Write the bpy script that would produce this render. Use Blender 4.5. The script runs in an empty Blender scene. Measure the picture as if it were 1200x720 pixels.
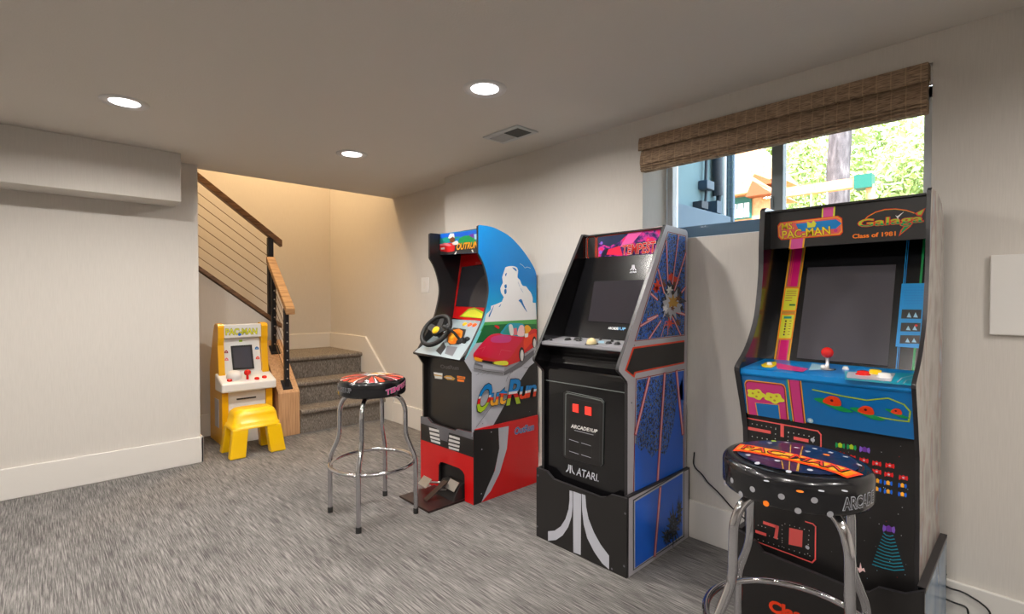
import bpy, math, random
from mathutils import Vector, Matrix
random.seed(7)
SC = bpy.context.scene
COL = SC.collection

# ------------------------------------------------------------------ camera
F_PX = 587.0
YAW = math.radians(43.4)
PITCH = math.radians(-1.0)
CAM = Vector((0, 0, 1.185))
cd = bpy.data.cameras.new('camera'); cam = bpy.data.objects.new('camera', cd); COL.objects.link(cam)
cd.sensor_width = 36.0; cd.lens = 36.0 * F_PX / 1200.0; cd.clip_start = 0.02
cam.location = CAM
cam.rotation_euler = (math.pi / 2 + PITCH, 0, -YAW)
SC.camera = cam

# ------------------------------------------------------------------ world, sun, exposure
W = bpy.data.worlds.new('world'); SC.world = W; W.use_nodes = True
wn = W.node_tree.nodes; wl = W.node_tree.links
bg = wn['Background']
bg.inputs[0].default_value = (0.78, 0.88, 1.0, 1); bg.inputs[1].default_value = 7.0
sd = bpy.data.lights.new('sun', 'SUN'); sun = bpy.data.objects.new('sun', sd); COL.objects.link(sun)
sd.energy = 17.0; sd.angle = math.radians(1.0); sd.color = (1, .95, .86)
sun.rotation_euler = Vector((.62, .25, -.78)).to_track_quat('-Z', 'Y').to_euler()
sun.location = (-5, -3, 12)
SC.view_settings.view_transform = 'Standard'
SC.view_settings.look = 'None'
SC.view_settings.gamma = 1.0
SC.view_settings.use_curve_mapping = False
SC.view_settings.exposure = 0.0
CAN_POWER = 16.5
CAN_COLOR = (1.0, .945, .885)

def area(name, loc, size, power, color, direction, spread=180, shape='DISK'):
    l = bpy.data.lights.new(name, 'AREA'); o = bpy.data.objects.new(name, l); COL.objects.link(o)
    l.shape = shape; l.size = size; l.energy = power; l.color = color; l.spread = math.radians(spread)
    o.location = loc; o.rotation_euler = Vector(direction).to_track_quat('-Z', 'Y').to_euler()
    return o
area('stairwell_lamp', (1.7, 5.0, 3.7), .5, 42, (1.0, .68, .36), (0, 0.1, -1))
area('stairwell_lamp', (.2, 5.2, 3.7), .5, 22, (1.0, .68, .36), (0, 0, -1))

# ------------------------------------------------------------------ camera geometry helpers (pixel ray meets a real plane)
_F0 = Vector((math.sin(YAW), math.cos(YAW), 0)); _R = Vector((math.cos(YAW), -math.sin(YAW), 0)); _Z = Vector((0, 0, 1))
_F = _F0 * math.cos(PITCH) + _Z * math.sin(PITCH); _U = _Z * math.cos(PITCH) - _F0 * math.sin(PITCH)
def ray(u, v): return _F + _R * ((u - 600) / F_PX) + _U * ((360 - v) / F_PX)
class Pl:
    """a flat panel: origin, right axis, up axis; a/b are metres on it"""
    def __init__(s, o, eu, ev, clip=None):
        s.clip = clip
        s.o = Vector(o); s.eu = Vector(eu).normalized(); s.ev = Vector(ev).normalized(); s.n = s.eu.cross(s.ev)
    def hit(s, u, v):
        d = ray(u, v); p = CAM + d * ((s.o - CAM).dot(s.n) / d.dot(s.n)); q = p - s.o
        return (q.dot(s.eu), q.dot(s.ev))
    def P(s, a, b, off=0.0):
        if s.clip: a = min(max(a, s.clip[0]), s.clip[1])
        return s.o + s.eu * a + s.ev * b + s.n * off
def frontpl(x, z=0, clip=None): return Pl((x, 0, z), (0, -1, 0), (0, 0, 1), clip)
def slopepl(x0, z0, x1, z1, clip=None): return Pl((x0, 0, z0), (0, -1, 0), (x1 - x0, 0, z1 - z0), clip)
def sidepl(y, clip=None): return Pl((0, y, 0), (1, 0, 0), (0, 0, 1), clip)
def on(u, v, ax, c):
    d = ray(u, v); i = 'xyz'.index(ax); return CAM + d * ((c - CAM[i]) / d[i])
def cr(x0, y0, s): return lambda *p: [(x0 + p[i] / s, y0 + p[i + 1] / s) for i in range(0, len(p), 2)]

# ------------------------------------------------------------------ materials
def lin(c):
    if isinstance(c, str):
        c = c.lstrip('#'); c = [int(c[i:i + 2], 16) / 255 for i in (0, 2, 4)]
    else: c = [x / 255 for x in c]
    return tuple(x / 12.92 if x <= .04045 else ((x + .055) / 1.055) ** 2.4 for x in c) + (1,)
MATS = {}
def newmat(name):
    m = bpy.data.materials.new(name); m.use_nodes = True; MATS[name] = m
    return m, m.node_tree.nodes, m.node_tree.links, m.node_tree.nodes['Principled BSDF']
def pm(name, c, rough=.5, metal=0.0, coat=0.0, bump=0.0, bscale=200.0, emit=None, es=0.0, var=0.0, vscale=8.0, spec=.5):
    m, n, l, b = newmat(name)
    c = lin(c); b.inputs['Base Color'].default_value = c; b.inputs['Roughness'].default_value = rough
    b.inputs['Metallic'].default_value = metal; b.inputs['Coat Weight'].default_value = coat
    b.inputs['Specular IOR Level'].default_value = spec
    if emit:
        b.inputs['Emission Color'].default_value = lin(emit); b.inputs['Emission Strength'].default_value = es
    if bump or var:
        tc = n.new('ShaderNodeTexCoord')
    if bump:
        t = n.new('ShaderNodeTexNoise'); t.inputs['Scale'].default_value = bscale; l.new(tc.outputs['Object'], t.inputs['Vector'])
        bp = n.new('ShaderNodeBump'); bp.inputs['Strength'].default_value = bump; bp.inputs['Distance'].default_value = .002
        l.new(t.outputs['Fac'], bp.inputs['Height']); l.new(bp.outputs[0], b.inputs['Normal'])
    if var:
        t = n.new('ShaderNodeTexNoise'); t.inputs['Scale'].default_value = vscale; l.new(tc.outputs['Object'], t.inputs['Vector'])
        mx = n.new('ShaderNodeMix'); mx.data_type = 'RGBA'
        mx.inputs[6].default_value = tuple(x * (1 - var) for x in c[:3]) + (1,); mx.inputs[7].default_value = tuple(min(1, x * (1 + var)) for x in c[:3]) + (1,)
        l.new(t.outputs['Fac'], mx.inputs[0]); l.new(mx.outputs[2], b.inputs['Base Color'])
    return m
def noise_mat(name, stops, scale, vec=(1, 1, 1), rough=.6, detail=2, bump=0, nrough=.5, second=None, rot=(0, 0, 0)):
    m, n, l, b = newmat(name)
    tc = n.new('ShaderNodeTexCoord'); mp = n.new('ShaderNodeMapping'); mp.inputs['Scale'].default_value = vec; mp.inputs['Rotation'].default_value = rot
    t = n.new('ShaderNodeTexNoise'); t.inputs['Scale'].default_value = scale; t.inputs['Detail'].default_value = detail; t.inputs['Roughness'].default_value = nrough
    l.new(tc.outputs['Object'], mp.inputs[0]); l.new(mp.outputs[0], t.inputs['Vector'])
    fac = t.outputs['Fac']
    if second:
        mp2 = n.new('ShaderNodeMapping'); mp2.inputs['Scale'].default_value = second[1]
        t2 = n.new('ShaderNodeTexNoise'); t2.inputs['Scale'].default_value = second[0]; t2.inputs['Detail'].default_value = 2
        l.new(tc.outputs['Object'], mp2.inputs[0]); l.new(mp2.outputs[0], t2.inputs['Vector'])
        ma = n.new('ShaderNodeMix'); ma.data_type = 'FLOAT'; ma.inputs[0].default_value = second[2]
        l.new(fac, ma.inputs[2]); l.new(t2.outputs['Fac'], ma.inputs[3]); fac = ma.outputs[0]
    r = n.new('ShaderNodeValToRGB'); e = r.color_ramp.elements
    e[0].position = stops[0][0]; e[0].color = lin(stops[0][1]); e[1].position = stops[-1][0]; e[1].color = lin(stops[-1][1])
    for p, c in stops[1:-1]:
        k = e.new(p); k.color = lin(c)
    l.new(fac, r.inputs[0]); l.new(r.outputs[0], b.inputs['Base Color']); b.inputs['Roughness'].default_value = rough
    if bump:
        bp = n.new('ShaderNodeBump'); bp.inputs['Strength'].default_value = bump; bp.inputs['Distance'].default_value = .003
        l.new(fac, bp.inputs['Height']); l.new(bp.outputs[0], b.inputs['Normal'])
    return m

# room
noise_mat('wall_paint', [(.3, (205, 200, 193)), (.7, (211, 206, 199))], 30, (12, 12, .4), rough=.85, bump=.05)
pm('trim_paint', (222, 218, 212), .45)
pm('ceiling_paint', (212, 206, 198), .9, bump=.55, bscale=130)
noise_mat('carpet', [(.34, (58, 56, 55)), (.48, (102, 99, 97)), (.64, (150, 147, 143))], 10, (24, .7, 24), rough=.97, detail=4, nrough=.7, bump=.15, second=(7, (1, .35, 1), .13))
noise_mat('stair_carpet', [(.34, (72, 66, 60)), (.5, (118, 110, 101)), (.66, (162, 153, 142))], 16, (10, 2.0, 2.5), rough=.97, detail=4, nrough=.7, bump=.5, second=(170, (1, 1, 1), .3))
noise_mat('oak', [(.3, (176, 132, 92)), (.5, (196, 152, 110)), (.7, (208, 166, 124))], 6, (14, 14, .8), rough=.45)
noise_mat('oak_rail', [(.3, (146, 106, 66)), (.5, (176, 134, 90)), (.7, (196, 154, 106))], 6, (1, 1, 12), rough=.4)
noise_mat('walnut_rail', [(.3, (88, 62, 40)), (.5, (116, 84, 56)), (.7, (134, 98, 68))], 6, (1, 12, 12), rough=.4)
pm('black_metal', (34, 34, 38), .45, .4)
pm('cable_steel', (120, 98, 76), .35, .8)
pm('steel_bolt', (200, 200, 205), .3, .9)
pm('vinyl_frame', (226, 232, 238), .4)
pm('vinyl_grey', (128, 140, 146), .4)
pm('plate_white', (224, 222, 218), .4)
pm('lens_glow', (255, 255, 255), .5, emit=(255, 252, 255), es=6.0)
pm('can_trim', (214, 212, 210), .5)
pm('vent_white', (190, 192, 192), .4); pm('vent_dark', (88, 92, 92), .6)
# chrome etc
pm('chrome', (205, 205, 210), .12, 1.0)
pm('black_rubber', (18, 18, 18), .6)
pm('black_vinyl', (20, 20, 24), .22, coat=.3)
pm('black_gloss', (17, 16, 18), .16, coat=.25)
pm('black_satin', (32, 30, 30), .35)
pm('black_matte', (12, 12, 12), .7)
pm('bezel_black', (10, 10, 13), .22)
pm('screen_glass', (44, 42, 48), .12, coat=.4)
pm('screen_grey', (74, 72, 78), .18, coat=.4)
pm('edge_molding', (38, 36, 38), .4)
pm('silver', (188, 184, 190), .35)
pm('silver_print', (168, 168, 172), .4)
pm('coin_grey', (52, 54, 54), .45); pm('coin_light', (110, 116, 114), .4)
for nm, c in dict(white=(236, 236, 238), offwhite=(225, 225, 222), black=(10, 10, 12), red=(214, 28, 30), redorange=(238, 66, 22), orange=(250, 130, 22), amber=(250, 176, 40), yellow=(246, 214, 30), lemon=(226, 226, 60), lime=(170, 200, 40), green=(20, 150, 80), teal=(30, 150, 140), darkgreen=(16, 104, 52), grass=(78, 168, 84), blue=(0, 130, 206), royal=(14, 100, 220), navy=(16, 34, 70), cyan=(24, 158, 186), cobalt=(14, 112, 184), sky=(0, 146, 214), paleblue=(160, 205, 225), purple=(110, 50, 160), violet=(130, 90, 200), magenta=(226, 0, 120), pink=(226, 84, 160), hotpink=(208, 56, 130), rose=(220, 20, 66), salmon=(234, 96, 92), maroon=(90, 16, 30), plum=(64, 24, 60), grey=(150, 150, 156), lightgrey=(186, 188, 198), midgrey=(104, 104, 110), darkgrey=(50, 50, 52), brown=(120, 62, 24), gold=(196, 150, 60), pinkwhite=(246, 206, 206), raypink=(228, 120, 130), rayred=(150, 40, 50)).items():
    pm('print_' + nm, c, .3, coat=.15)
def Q(n): return 'print_' + n
noise_mat('speckled_blue_art', [(.40, (12, 14, 20)), (.46, (20, 40, 60)), (.475, (16, 104, 222)), (.55, (18, 110, 232)), (.57, (70, 130, 80)), (.6, (160, 120, 60)), (.62, (20, 20, 24))], 95, (1, 1, .7), rough=.28, detail=3, nrough=.7)
noise_mat('speckled_dark_art', [(.4, (10, 12, 16)), (.5, (20, 24, 30)), (.54, (60, 80, 70)), (.58, (20, 70, 150)), (.66, (150, 120, 70))], 70, rough=.28, detail=3, nrough=.7)
noise_mat('mottled_side_art', [(.35, (150, 138, 132)), (.5, (176, 170, 163)), (.62, (160, 138, 130)), (.7, (158, 160, 168))], 9, (1.0, 1, .6), rough=.22, detail=3, nrough=.5)
noise_mat('riser_side_art', [(.35, (96, 120, 150)), (.55, (132, 152, 172)), (.7, (160, 164, 166))], 5, (1, 1, .6), rough=.25)
noise_mat('magenta_nebula_art', [(.36, (22, 20, 44)), (.45, (70, 40, 110)), (.52, (206, 50, 150)), (.6, (230, 30, 80)), (.7, (250, 120, 160))], 18, (1, 1, 1.3), rough=.25, detail=3)
pm('deck_grey', (150, 164, 170), .35)
pm('yellow_plastic', (238, 176, 4), .35, coat=.2); pm('yellow_bright', (246, 196, 6), .3, coat=.3)
pm('white_plastic', (226, 226, 224), .3, coat=.2)
pm('red_plastic', (214, 22, 16), .25, coat=.4)
pm('cream_ball', (232, 214, 160), .2, coat=.5)
pm('red_panel', (214, 14, 18), .28, coat=.2)
pm('mat_brown', (40, 26, 26), .35)
pm('pedal_metal', (176, 172, 166), .3, .7)
# sky print: hue runs from deep blue at the top of the artwork to cyan by its horizon
MATS['vent_dark'].node_tree.nodes['Principled BSDF'].inputs['Base Color'].default_value = lin((60, 64, 64))
m, n, l, b = newmat('sky_print')
tc = n.new('ShaderNodeTexCoord'); sx = n.new('ShaderNodeSeparateXYZ'); mr = n.new('ShaderNodeMapRange'); rr = n.new('ShaderNodeValToRGB')
mr.inputs[1].default_value = 1.0; mr.inputs[2].default_value = 1.6
l.new(tc.outputs['Object'], sx.inputs[0]); l.new(sx.outputs[2], mr.inputs[0]); l.new(mr.outputs[0], rr.inputs[0]); l.new(rr.outputs[0], b.inputs['Base Color'])
e = rr.color_ramp.elements; e[0].color = lin((130, 220, 230)); e[0].position = .05; e[1].color = lin((0, 142, 222)); e[1].position = 1.0
k = e.new(.22); k.color = lin((20, 160, 214)); k = e.new(.5); k.color = lin((0, 124, 204)); b.inputs['Roughness'].default_value = .32
# woven shade
m, n, l, b = newmat('woven_shade')
tc = n.new('ShaderNodeTexCoord'); sx = n.new('ShaderNodeSeparateXYZ'); l.new(tc.outputs['Object'], sx.inputs[0])
nz = n.new('ShaderNodeTexNoise'); mp = n.new('ShaderNodeMapping'); mp.inputs['Scale'].default_value = (4, 36, 420); nz.inputs['Scale'].default_value = 1; nz.inputs['Detail'].default_value = 3
l.new(tc.outputs['Object'], mp.inputs[0]); l.new(mp.outputs[0], nz.inputs['Vector'])
r1 = n.new('ShaderNodeValToRGB'); e = r1.color_ramp.elements; e[0].position = .3; e[0].color = lin((104, 84, 66)); e[1].position = .7; e[1].color = lin((190, 162, 134))
l.new(nz.outputs['Fac'], r1.inputs[0])
m1 = n.new('ShaderNodeMath'); m1.operation = 'MULTIPLY'; m1.inputs[1].default_value = 1 / .044; l.new(sx.outputs[1], m1.inputs[0])
m2 = n.new('ShaderNodeMath'); m2.operation = 'FRACT'; l.new(m1.outputs[0], m2.inputs[0])
m3 = n.new('ShaderNodeMath'); m3.operation = 'LESS_THAN'; m3.inputs[1].default_value = .09; l.new(m2.outputs[0], m3.inputs[0])
m4 = n.new('ShaderNodeMath'); m4.operation = 'MULTIPLY'; m4.inputs[1].default_value = .42; l.new(m3.outputs[0], m4.inputs[0])
mx = n.new('ShaderNodeMix'); mx.data_type = 'RGBA'; mx.inputs[7].default_value = lin((206, 176, 140)); l.new(m4.outputs[0], mx.inputs[0]); l.new(r1.outputs[0], mx.inputs[6]); l.new(mx.outputs[2], b.inputs['Base Color'])
b.inputs['Roughness'].default_value = .8
bp = n.new('ShaderNodeBump'); bp.inputs['Strength'].default_value = .4; bp.inputs['Distance'].default_value = .002; l.new(nz.outputs['Fac'], bp.inputs['Height']); l.new(bp.outputs[0], b.inputs['Normal'])
# clear glazing
m, n, l, b = newmat('window_glass')
tr = n.new('ShaderNodeBsdfTransparent'); tr.inputs[0].default_value = (.93, .96, .97, 1); gl = n.new('ShaderNodeBsdfGlossy'); gl.inputs['Roughness'].default_value = .02
fr = n.new('ShaderNodeFresnel'); fr.inputs[0].default_value = 1.35; ms = n.new('ShaderNodeMixShader')
l.new(fr.outputs[0], ms.inputs[0]); l.new(tr.outputs[0], ms.inputs[1]); l.new(gl.outputs[0], ms.inputs[2]); l.new(ms.outputs[0], n['Material Output'].inputs[0])
# outdoors
pm('concrete_blue', (96, 122, 130), .9, var=.12, vscale=5)
pm('ledge_blue', (84, 102, 118), .8, var=.15, vscale=6)
pm('lattice_grey', (80, 104, 126), .6); pm('conduit_dark', (26, 38, 52), .6); pm('meter_blue', (28, 56, 80), .5)
noise_mat('cedar', [(.3, (214, 146, 98)), (.7, (236, 178, 130))], 6, (3, 3, 3), rough=.7)
pm('cedar_dark', (140, 76, 40), .7); pm('green_bracket', (16, 96, 84), .5)
noise_mat('bark', [(.3, (56, 50, 54)), (.6, (100, 94, 98)), (.8, (140, 132, 132))], 5, (3, 3, .8), rough=.9, bump=.5, detail=5)
noise_mat('leaf', [(.3, (150, 172, 104)), (.6, (196, 208, 140)), (.8, (226, 230, 170))], 2, rough=.6)
noise_mat('dirt', [(.3, (140, 120, 92)), (.7, (176, 158, 128))], 3, rough=.95)

# ------------------------------------------------------------------ mesh builder
class MB:
    def __init__(s): s.v = []; s.f = []; s.m = []; s.sm = []
    def add(s, vs, fs, m, smooth=False):
        b = len(s.v); s.v += [tuple(p) for p in vs]
        for i, f in enumerate(fs):
            s.f.append(tuple(b + k for k in f)); s.m.append(m[i] if isinstance(m, list) else m); s.sm.append(smooth)
        return s
    def box(s, x0, x1, y0, y1, z0, z1, m):
        return s.add([(x, y, z) for x in (x0, x1) for y in (y0, y1) for z in (z0, z1)], [(0, 1, 3, 2), (4, 6, 7, 5), (0, 4, 5, 1), (2, 3, 7, 6), (0, 2, 6, 4), (1, 5, 7, 3)], m)
    def hexa(s, bot, top, m):
        return s.add(list(bot) + list(top), [(3, 2, 1, 0), (4, 5, 6, 7), (0, 1, 5, 4), (1, 2, 6, 5), (2, 3, 7, 6), (3, 0, 4, 7)], m)
    def prism(s, pts, vec, m, medge=None, smooth=False):
        """closed polygon of 3-D points swept by vec"""
        n = len(pts); vec = Vector(vec); a = [Vector(p) for p in pts]; bb = [p + vec for p in a]
        s.add(a + bb, [tuple(range(n - 1, -1, -1)), tuple(range(n, 2 * n))], m)
        s.add(a + bb, [(i, (i + 1) % n, n + (i + 1) % n, n + i) for i in range(n)], medge or m, smooth); return s
    def profy(s, prof, y0, y1, m, medge=None): return s.prism([(x, y0, z) for x, z in prof], (0, y1 - y0, 0), m, medge)
    def poly(s, pts, m): return s.add(pts, [tuple(range(len(pts)))], m)
    def tube(s, pts, r, m, seg=10, closed=False, caps=True):
        pts = [Vector(p) for p in pts]; n = len(pts); rings = []; up = None
        for i, p in enumerate(pts):
            if closed: t = (pts[(i + 1) % n] - pts[i - 1]).normalized()
            else: t = (pts[min(i + 1, n - 1)] - pts[max(i - 1, 0)]).normalized()
            if up is None:
                up = Vector((0, 0, 1)) if abs(t.z) < .9 else Vector((1, 0, 0))
            up = (up - t * up.dot(t)).normalized(); w = t.cross(up); rr = r[i] if isinstance(r, (list, tuple)) else r
            rings.append([p + (up * math.cos(2 * math.pi * k / seg) + w * math.sin(2 * math.pi * k / seg)) * rr for k in range(seg)])
        vs = [q for g in rings for q in g]; fs = []
        for i in range(n if closed else n - 1):
            j = (i + 1) % n
            fs += [(i * seg + k, i * seg + (k + 1) % seg, j * seg + (k + 1) % seg, j * seg + k) for k in range(seg)]
        s.add(vs, fs, m, True)
        if not closed and caps: s.add(rings[0] + rings[-1], [tuple(range(seg - 1, -1, -1)), tuple(range(seg, 2 * seg))], m)
        return s
    def lathe(s, prof, m, c=(0, 0, 0), seg=32, axis=None, a0=0):
        """profile of (r, h) turned round axis (default z)"""
        c = Vector(c); ax = Vector(axis or (0, 0, 1)).normalized(); e1 = ax.orthogonal().normalized() if axis else Vector((1, 0, 0)); e2 = ax.cross(e1)
        vs = []
        for r, h in prof:
            vs += [c + ax * h + (e1 * math.cos(2 * math.pi * k / seg + a0) + e2 * math.sin(2 * math.pi * k / seg + a0)) * r for k in range(seg)]
        fs = [(i * seg + k, i * seg + (k + 1) % seg, (i + 1) * seg + (k + 1) % seg, (i + 1) * seg + k) for i in range(len(prof) - 1) for k in range(seg)]
        s.add(vs, fs, m, True)
        if prof[0][0] > 1e-5: s.add(vs[:seg], [tuple(range(seg - 1, -1, -1))], m)
        if prof[-1][0] > 1e-5: s.add(vs[-seg:], [tuple(range(seg))], m)
        return s
    def ball(s, c, r, m, seg=16, sc=(1, 1, 1)):
        vs = []; fs = []; nr = seg // 2; c = Vector(c)
        for i in range(nr + 1):
            t = math.pi * i / nr
            vs += [c + Vector((r * sc[0] * math.sin(t) * math.cos(2 * math.pi * k / seg), r * sc[1] * math.sin(t) * math.sin(2 * math.pi * k / seg), r * sc[2] * math.cos(t))) for k in range(seg)]
        for i in range(nr): fs += [(i * seg + k, (i + 1) * seg + k, (i + 1) * seg + (k + 1) % seg, i * seg + (k + 1) % seg) for k in range(seg)]
        return s.add(vs, fs, m, True)
    # ---- printed artwork on a flat panel
    def dec(s, pl, px, m, layer=1):
        return s.poly([pl.P(*pl.hit(u, v), off=.0006 * layer) for u, v in px], m)
    def dab(s, pl, ab, m, layer=1): return s.poly([pl.P(a, b, .0006 * layer) for a, b in ab], m)
    def sdec(s, pl, px, m, layer=1): return s.dec(pl, smooth(px), m, layer)
    def disc(s, pl, px, r, m, layer=1, seg=14, sc=(1, 1), local=False):
        a, b = px if local else pl.hit(*px)
        return s.dab(pl, [(a + r * sc[0] * math.cos(2 * math.pi * k / seg), b + r * sc[1] * math.sin(2 * math.pi * k / seg)) for k in range(seg)], m, layer)
    def line(s, pl, px, w, m, layer=1, closed=False):
        q = [Vector(pl.hit(u, v)) for u, v in px]
        if closed: q.append(q[0])
        for a, b in zip(q, q[1:]):
            d = (b - a)
            if d.length < 1e-6: continue
            d.normalize(); nn = Vector((-d.y, d.x)) * (w / 2); a2 = a - d * w * .4; b2 = b + d * w * .4
            s.dab(pl, [a2 - nn, b2 - nn, b2 + nn, a2 + nn], m, layer)
        return s
    def text(s, pl, st, quad, m, layer=1, bold=0.0, bands=None):
        """quad: pixel corners tl, tr, br, bl of the lettering"""
        vs, fs = textgeo(st, bold); q = [Vector(pl.hit(u, v)) for u, v in quad]; tl, tr, br, bl = q
        def f(x, y): return (bl * (1 - x) + br * x) * (1 - y) + (tl * (1 - x) + tr * x) * y
        if bands:
            for y0, y1, mm in bands:
                v2, f2 = cut(vs, fs, y0, y1); s.add([pl.P(*f(x, y), off=.0006 * layer) for x, y in v2], f2, mm)
        else: s.add([pl.P(*f(x, y), off=.0006 * layer) for x, y in vs], fs, m)
        return s
    def build(s, name, parent=None, bevel=0, label=None, **kw):
        me = bpy.data.meshes.new(name); me.from_pydata(s.v, [], s.f)
        names = list(dict.fromkeys(s.m))
        for k in names: me.materials.append(MATS[k])
        ix = {k: i for i, k in enumerate(names)}
        me.polygons.foreach_set('material_index', [ix[k] for k in s.m]); me.polygons.foreach_set('use_smooth', s.sm); me.update()
        o = bpy.data.objects.new(name, me); COL.objects.link(o)
        if parent is not None:
            o.parent = parent
            if not kw.pop('local', False): o.matrix_parent_inverse = MWI(parent)
        if bevel:
            md = o.modifiers.new('bevel', 'BEVEL'); md.width = bevel; md.segments = 2; md.limit_method = 'ANGLE'; md.angle_limit = math.radians(40)
        if label: o['label'] = label
        return o
def smooth(pts, k=4):
    n = len(pts); out = []
    for i in range(n):
        p0, p1, p2, p3 = (Vector(pts[(i + j) % n]) for j in (-1, 0, 1, 2))
        for j in range(k):
            t = j / k; q = .5 * ((2 * p1) + (-p0 + p2) * t + (2 * p0 - 5 * p1 + 4 * p2 - p3) * t * t + (-p0 + 3 * p1 - 3 * p2 + p3) * t ** 3); out.append((q.x, q.y))
    return out
def MWI(o):
    m = Matrix.Identity(4); ch = []
    while o is not None: ch.append(o); o = o.parent
    for c in reversed(ch): m = m @ c.matrix_parent_inverse @ (Matrix.Translation(c.location) @ c.rotation_euler.to_matrix().to_4x4())
    return m.inverted()
def cut(vs, fs, y0, y1):
    """clip 2-D faces to a horizontal band"""
    ov = []; of = []
    def clip(poly, yy, keep_above):
        out = []
        for i in range(len(poly)):
            a = poly[i - 1]; b = poly[i]; ia = (a[1] >= yy) == keep_above; ib = (b[1] >= yy) == keep_above
            if ia != ib:
                t = (yy - a[1]) / (b[1] - a[1] + 1e-12); out.append((a[0] + (b[0] - a[0]) * t, yy))
            if ib: out.append(b)
        return out
    for f in fs:
        p = clip([vs[i] for i in f], y0, True)
        if len(p) > 2: p = clip(p, y1, False)
        if len(p) > 2: of.append(tuple(range(len(ov), len(ov) + len(p)))); ov += p
    return ov, of
_tc = {}
def textgeo(st, bold=0.0):
    if (st, bold) in _tc: return _tc[(st, bold)]
    def raw(b):
        c = bpy.data.curves.new('lettering', 'FONT'); c.body = st; c.resolution_u = 3; c.offset = b
        o = bpy.data.objects.new('lettering', c); COL.objects.link(o)
        me = bpy.data.meshes.new_from_object(o)
        vs = [(v.co.x, v.co.y) for v in me.vertices]; fs = [tuple(p.vertices) for p in me.polygons]
        bpy.data.objects.remove(o); bpy.data.curves.remove(c); bpy.data.meshes.remove(me)
        return vs, fs
    v0, f0 = raw(0); xs = [p[0] for p in v0]; ys = [p[1] for p in v0]; x0, x1, y0, y1 = min(xs), max(xs), min(ys), max(ys)
    vs, fs = (v0, f0) if bold == 0 else raw(bold)
    r = ([((x - x0) / (x1 - x0), (y - y0) / (y1 - y0)) for x, y in vs], fs); _tc[(st, bold)] = r; return r
def fillet(pts, r, k=5):
    pts = [Vector(p) for p in pts]; out = [pts[0]]
    for i in range(1, len(pts) - 1):
        a, b, c = pts[i - 1], pts[i], pts[i + 1]; rr = min(r, (a - b).length * .45, (c - b).length * .45)
        p = b + (a - b).normalized() * rr; q = b + (c - b).normalized() * rr
        for j in range(k + 1):
            t = j / k; out.append(p * (1 - t) ** 2 + b * 2 * t * (1 - t) + q * t * t)
    out.append(pts[-1]); return out
def struct(o, label=None):
    o['kind'] = 'structure'
    if label: o['label'] = label
    return o
def tag(o, label, cat, group=None, kind=None):
    o['label'] = label; o['category'] = cat
    if group: o['group'] = group
    if kind: o['kind'] = kind
    return o
def thing(name, loc, label, cat, group=None, rz=0):
    o = bpy.data.objects.new(name, None); COL.objects.link(o); o.location = loc; o.rotation_euler = (0, 0, rz); o.empty_display_size = .1
    return tag(o, label, cat, group)

# ================================================================== room shell
XR, YL, H = 2.35, 4.17, 2.14
XD, YB = 2.48, 5.70
WY0, WY1, WZ0, WZ1 = .28, 1.47, 1.483, 2.035
struct(MB().box(-3.1, 2.62, -2.1, 5.82, -.12, 0, 'carpet').build('floor'))
c = MB().box(-3.1, 2.62, -2.1, 4.17, H, H + .25, 'ceiling_paint')
struct(c.build('ceiling'))
w = MB()
w.box(XR, 2.60, -2.1, 3.26, 0, WZ0, 'wall_paint'); w.box(XR, 2.60, -2.1, 3.26, WZ1, H, 'wall_paint')
w.box(XR, 2.60, -2.1, WY0, WZ0, WZ1, 'wall_paint'); w.box(XR, 2.60, WY1, 3.26, WZ0, WZ1, 'wall_paint')
w.box(XD, 2.60, 3.26, YB, 0, H, 'wall_paint'); w.box(2.50, 2.66, -2.1, 4.17, H + .02, 5.2, 'wall_paint'); w.box(XD, 2.62, 4.17, YB + .12, H, 5.2, 'wall_paint')
struct(w.build('wall_right'))
struct(MB().box(-3.1, .84, YL, 4.29, 0, H, 'wall_paint').box(-3.1, 2.48, YL, 4.29, H, 4.0, 'wall_paint').build('wall_left'))
struct(MB().box(-3.1, -3.0, -2.1, YL, 0, H, 'wall_paint').build('wall_rear'))
struct(MB().box(-3.1, 2.6, -2.2, -2.1, 0, H, 'wall_paint').build('wall_back'))
struct(MB().box(-1.6, 2.62, YB, YB + .12, 0, 4.0, 'wall_paint').build('wall_stairwell'))
struct(MB().box(-1.7, -1.6, 4.29, YB + .12, 0, 4.0, 'wall_paint').build('wall_stair_end'))
struct(MB().box(-1.7, 2.62, 4.17, YB + .12, 4.0, 4.15, 'ceiling_paint').build('ceiling_stairwell'))
# soffit along the left wall
struct(MB().box(-3.0, .695, 3.915, YL, 1.822, H, 'wall_paint').build('trim_1', bevel=.004), 'boxed soffit under the ceiling along the left wall')
# under-stair wall with its sloping top
def ux(z): return z
us = MB()
x0, x1 = -1.0, 1.66
zt = lambda x: .93 + (1.655 - x) * .768
us.prism([(x0, 4.92, 0), (x1, 4.92, 0), (x1, 4.92, zt(x1) - .03), (x0, 4.92, min(zt(x0), 3.9) - .03)], (0, .09, 0), 'wall_paint')
struct(us.build('wall_under_stairs'))
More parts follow.
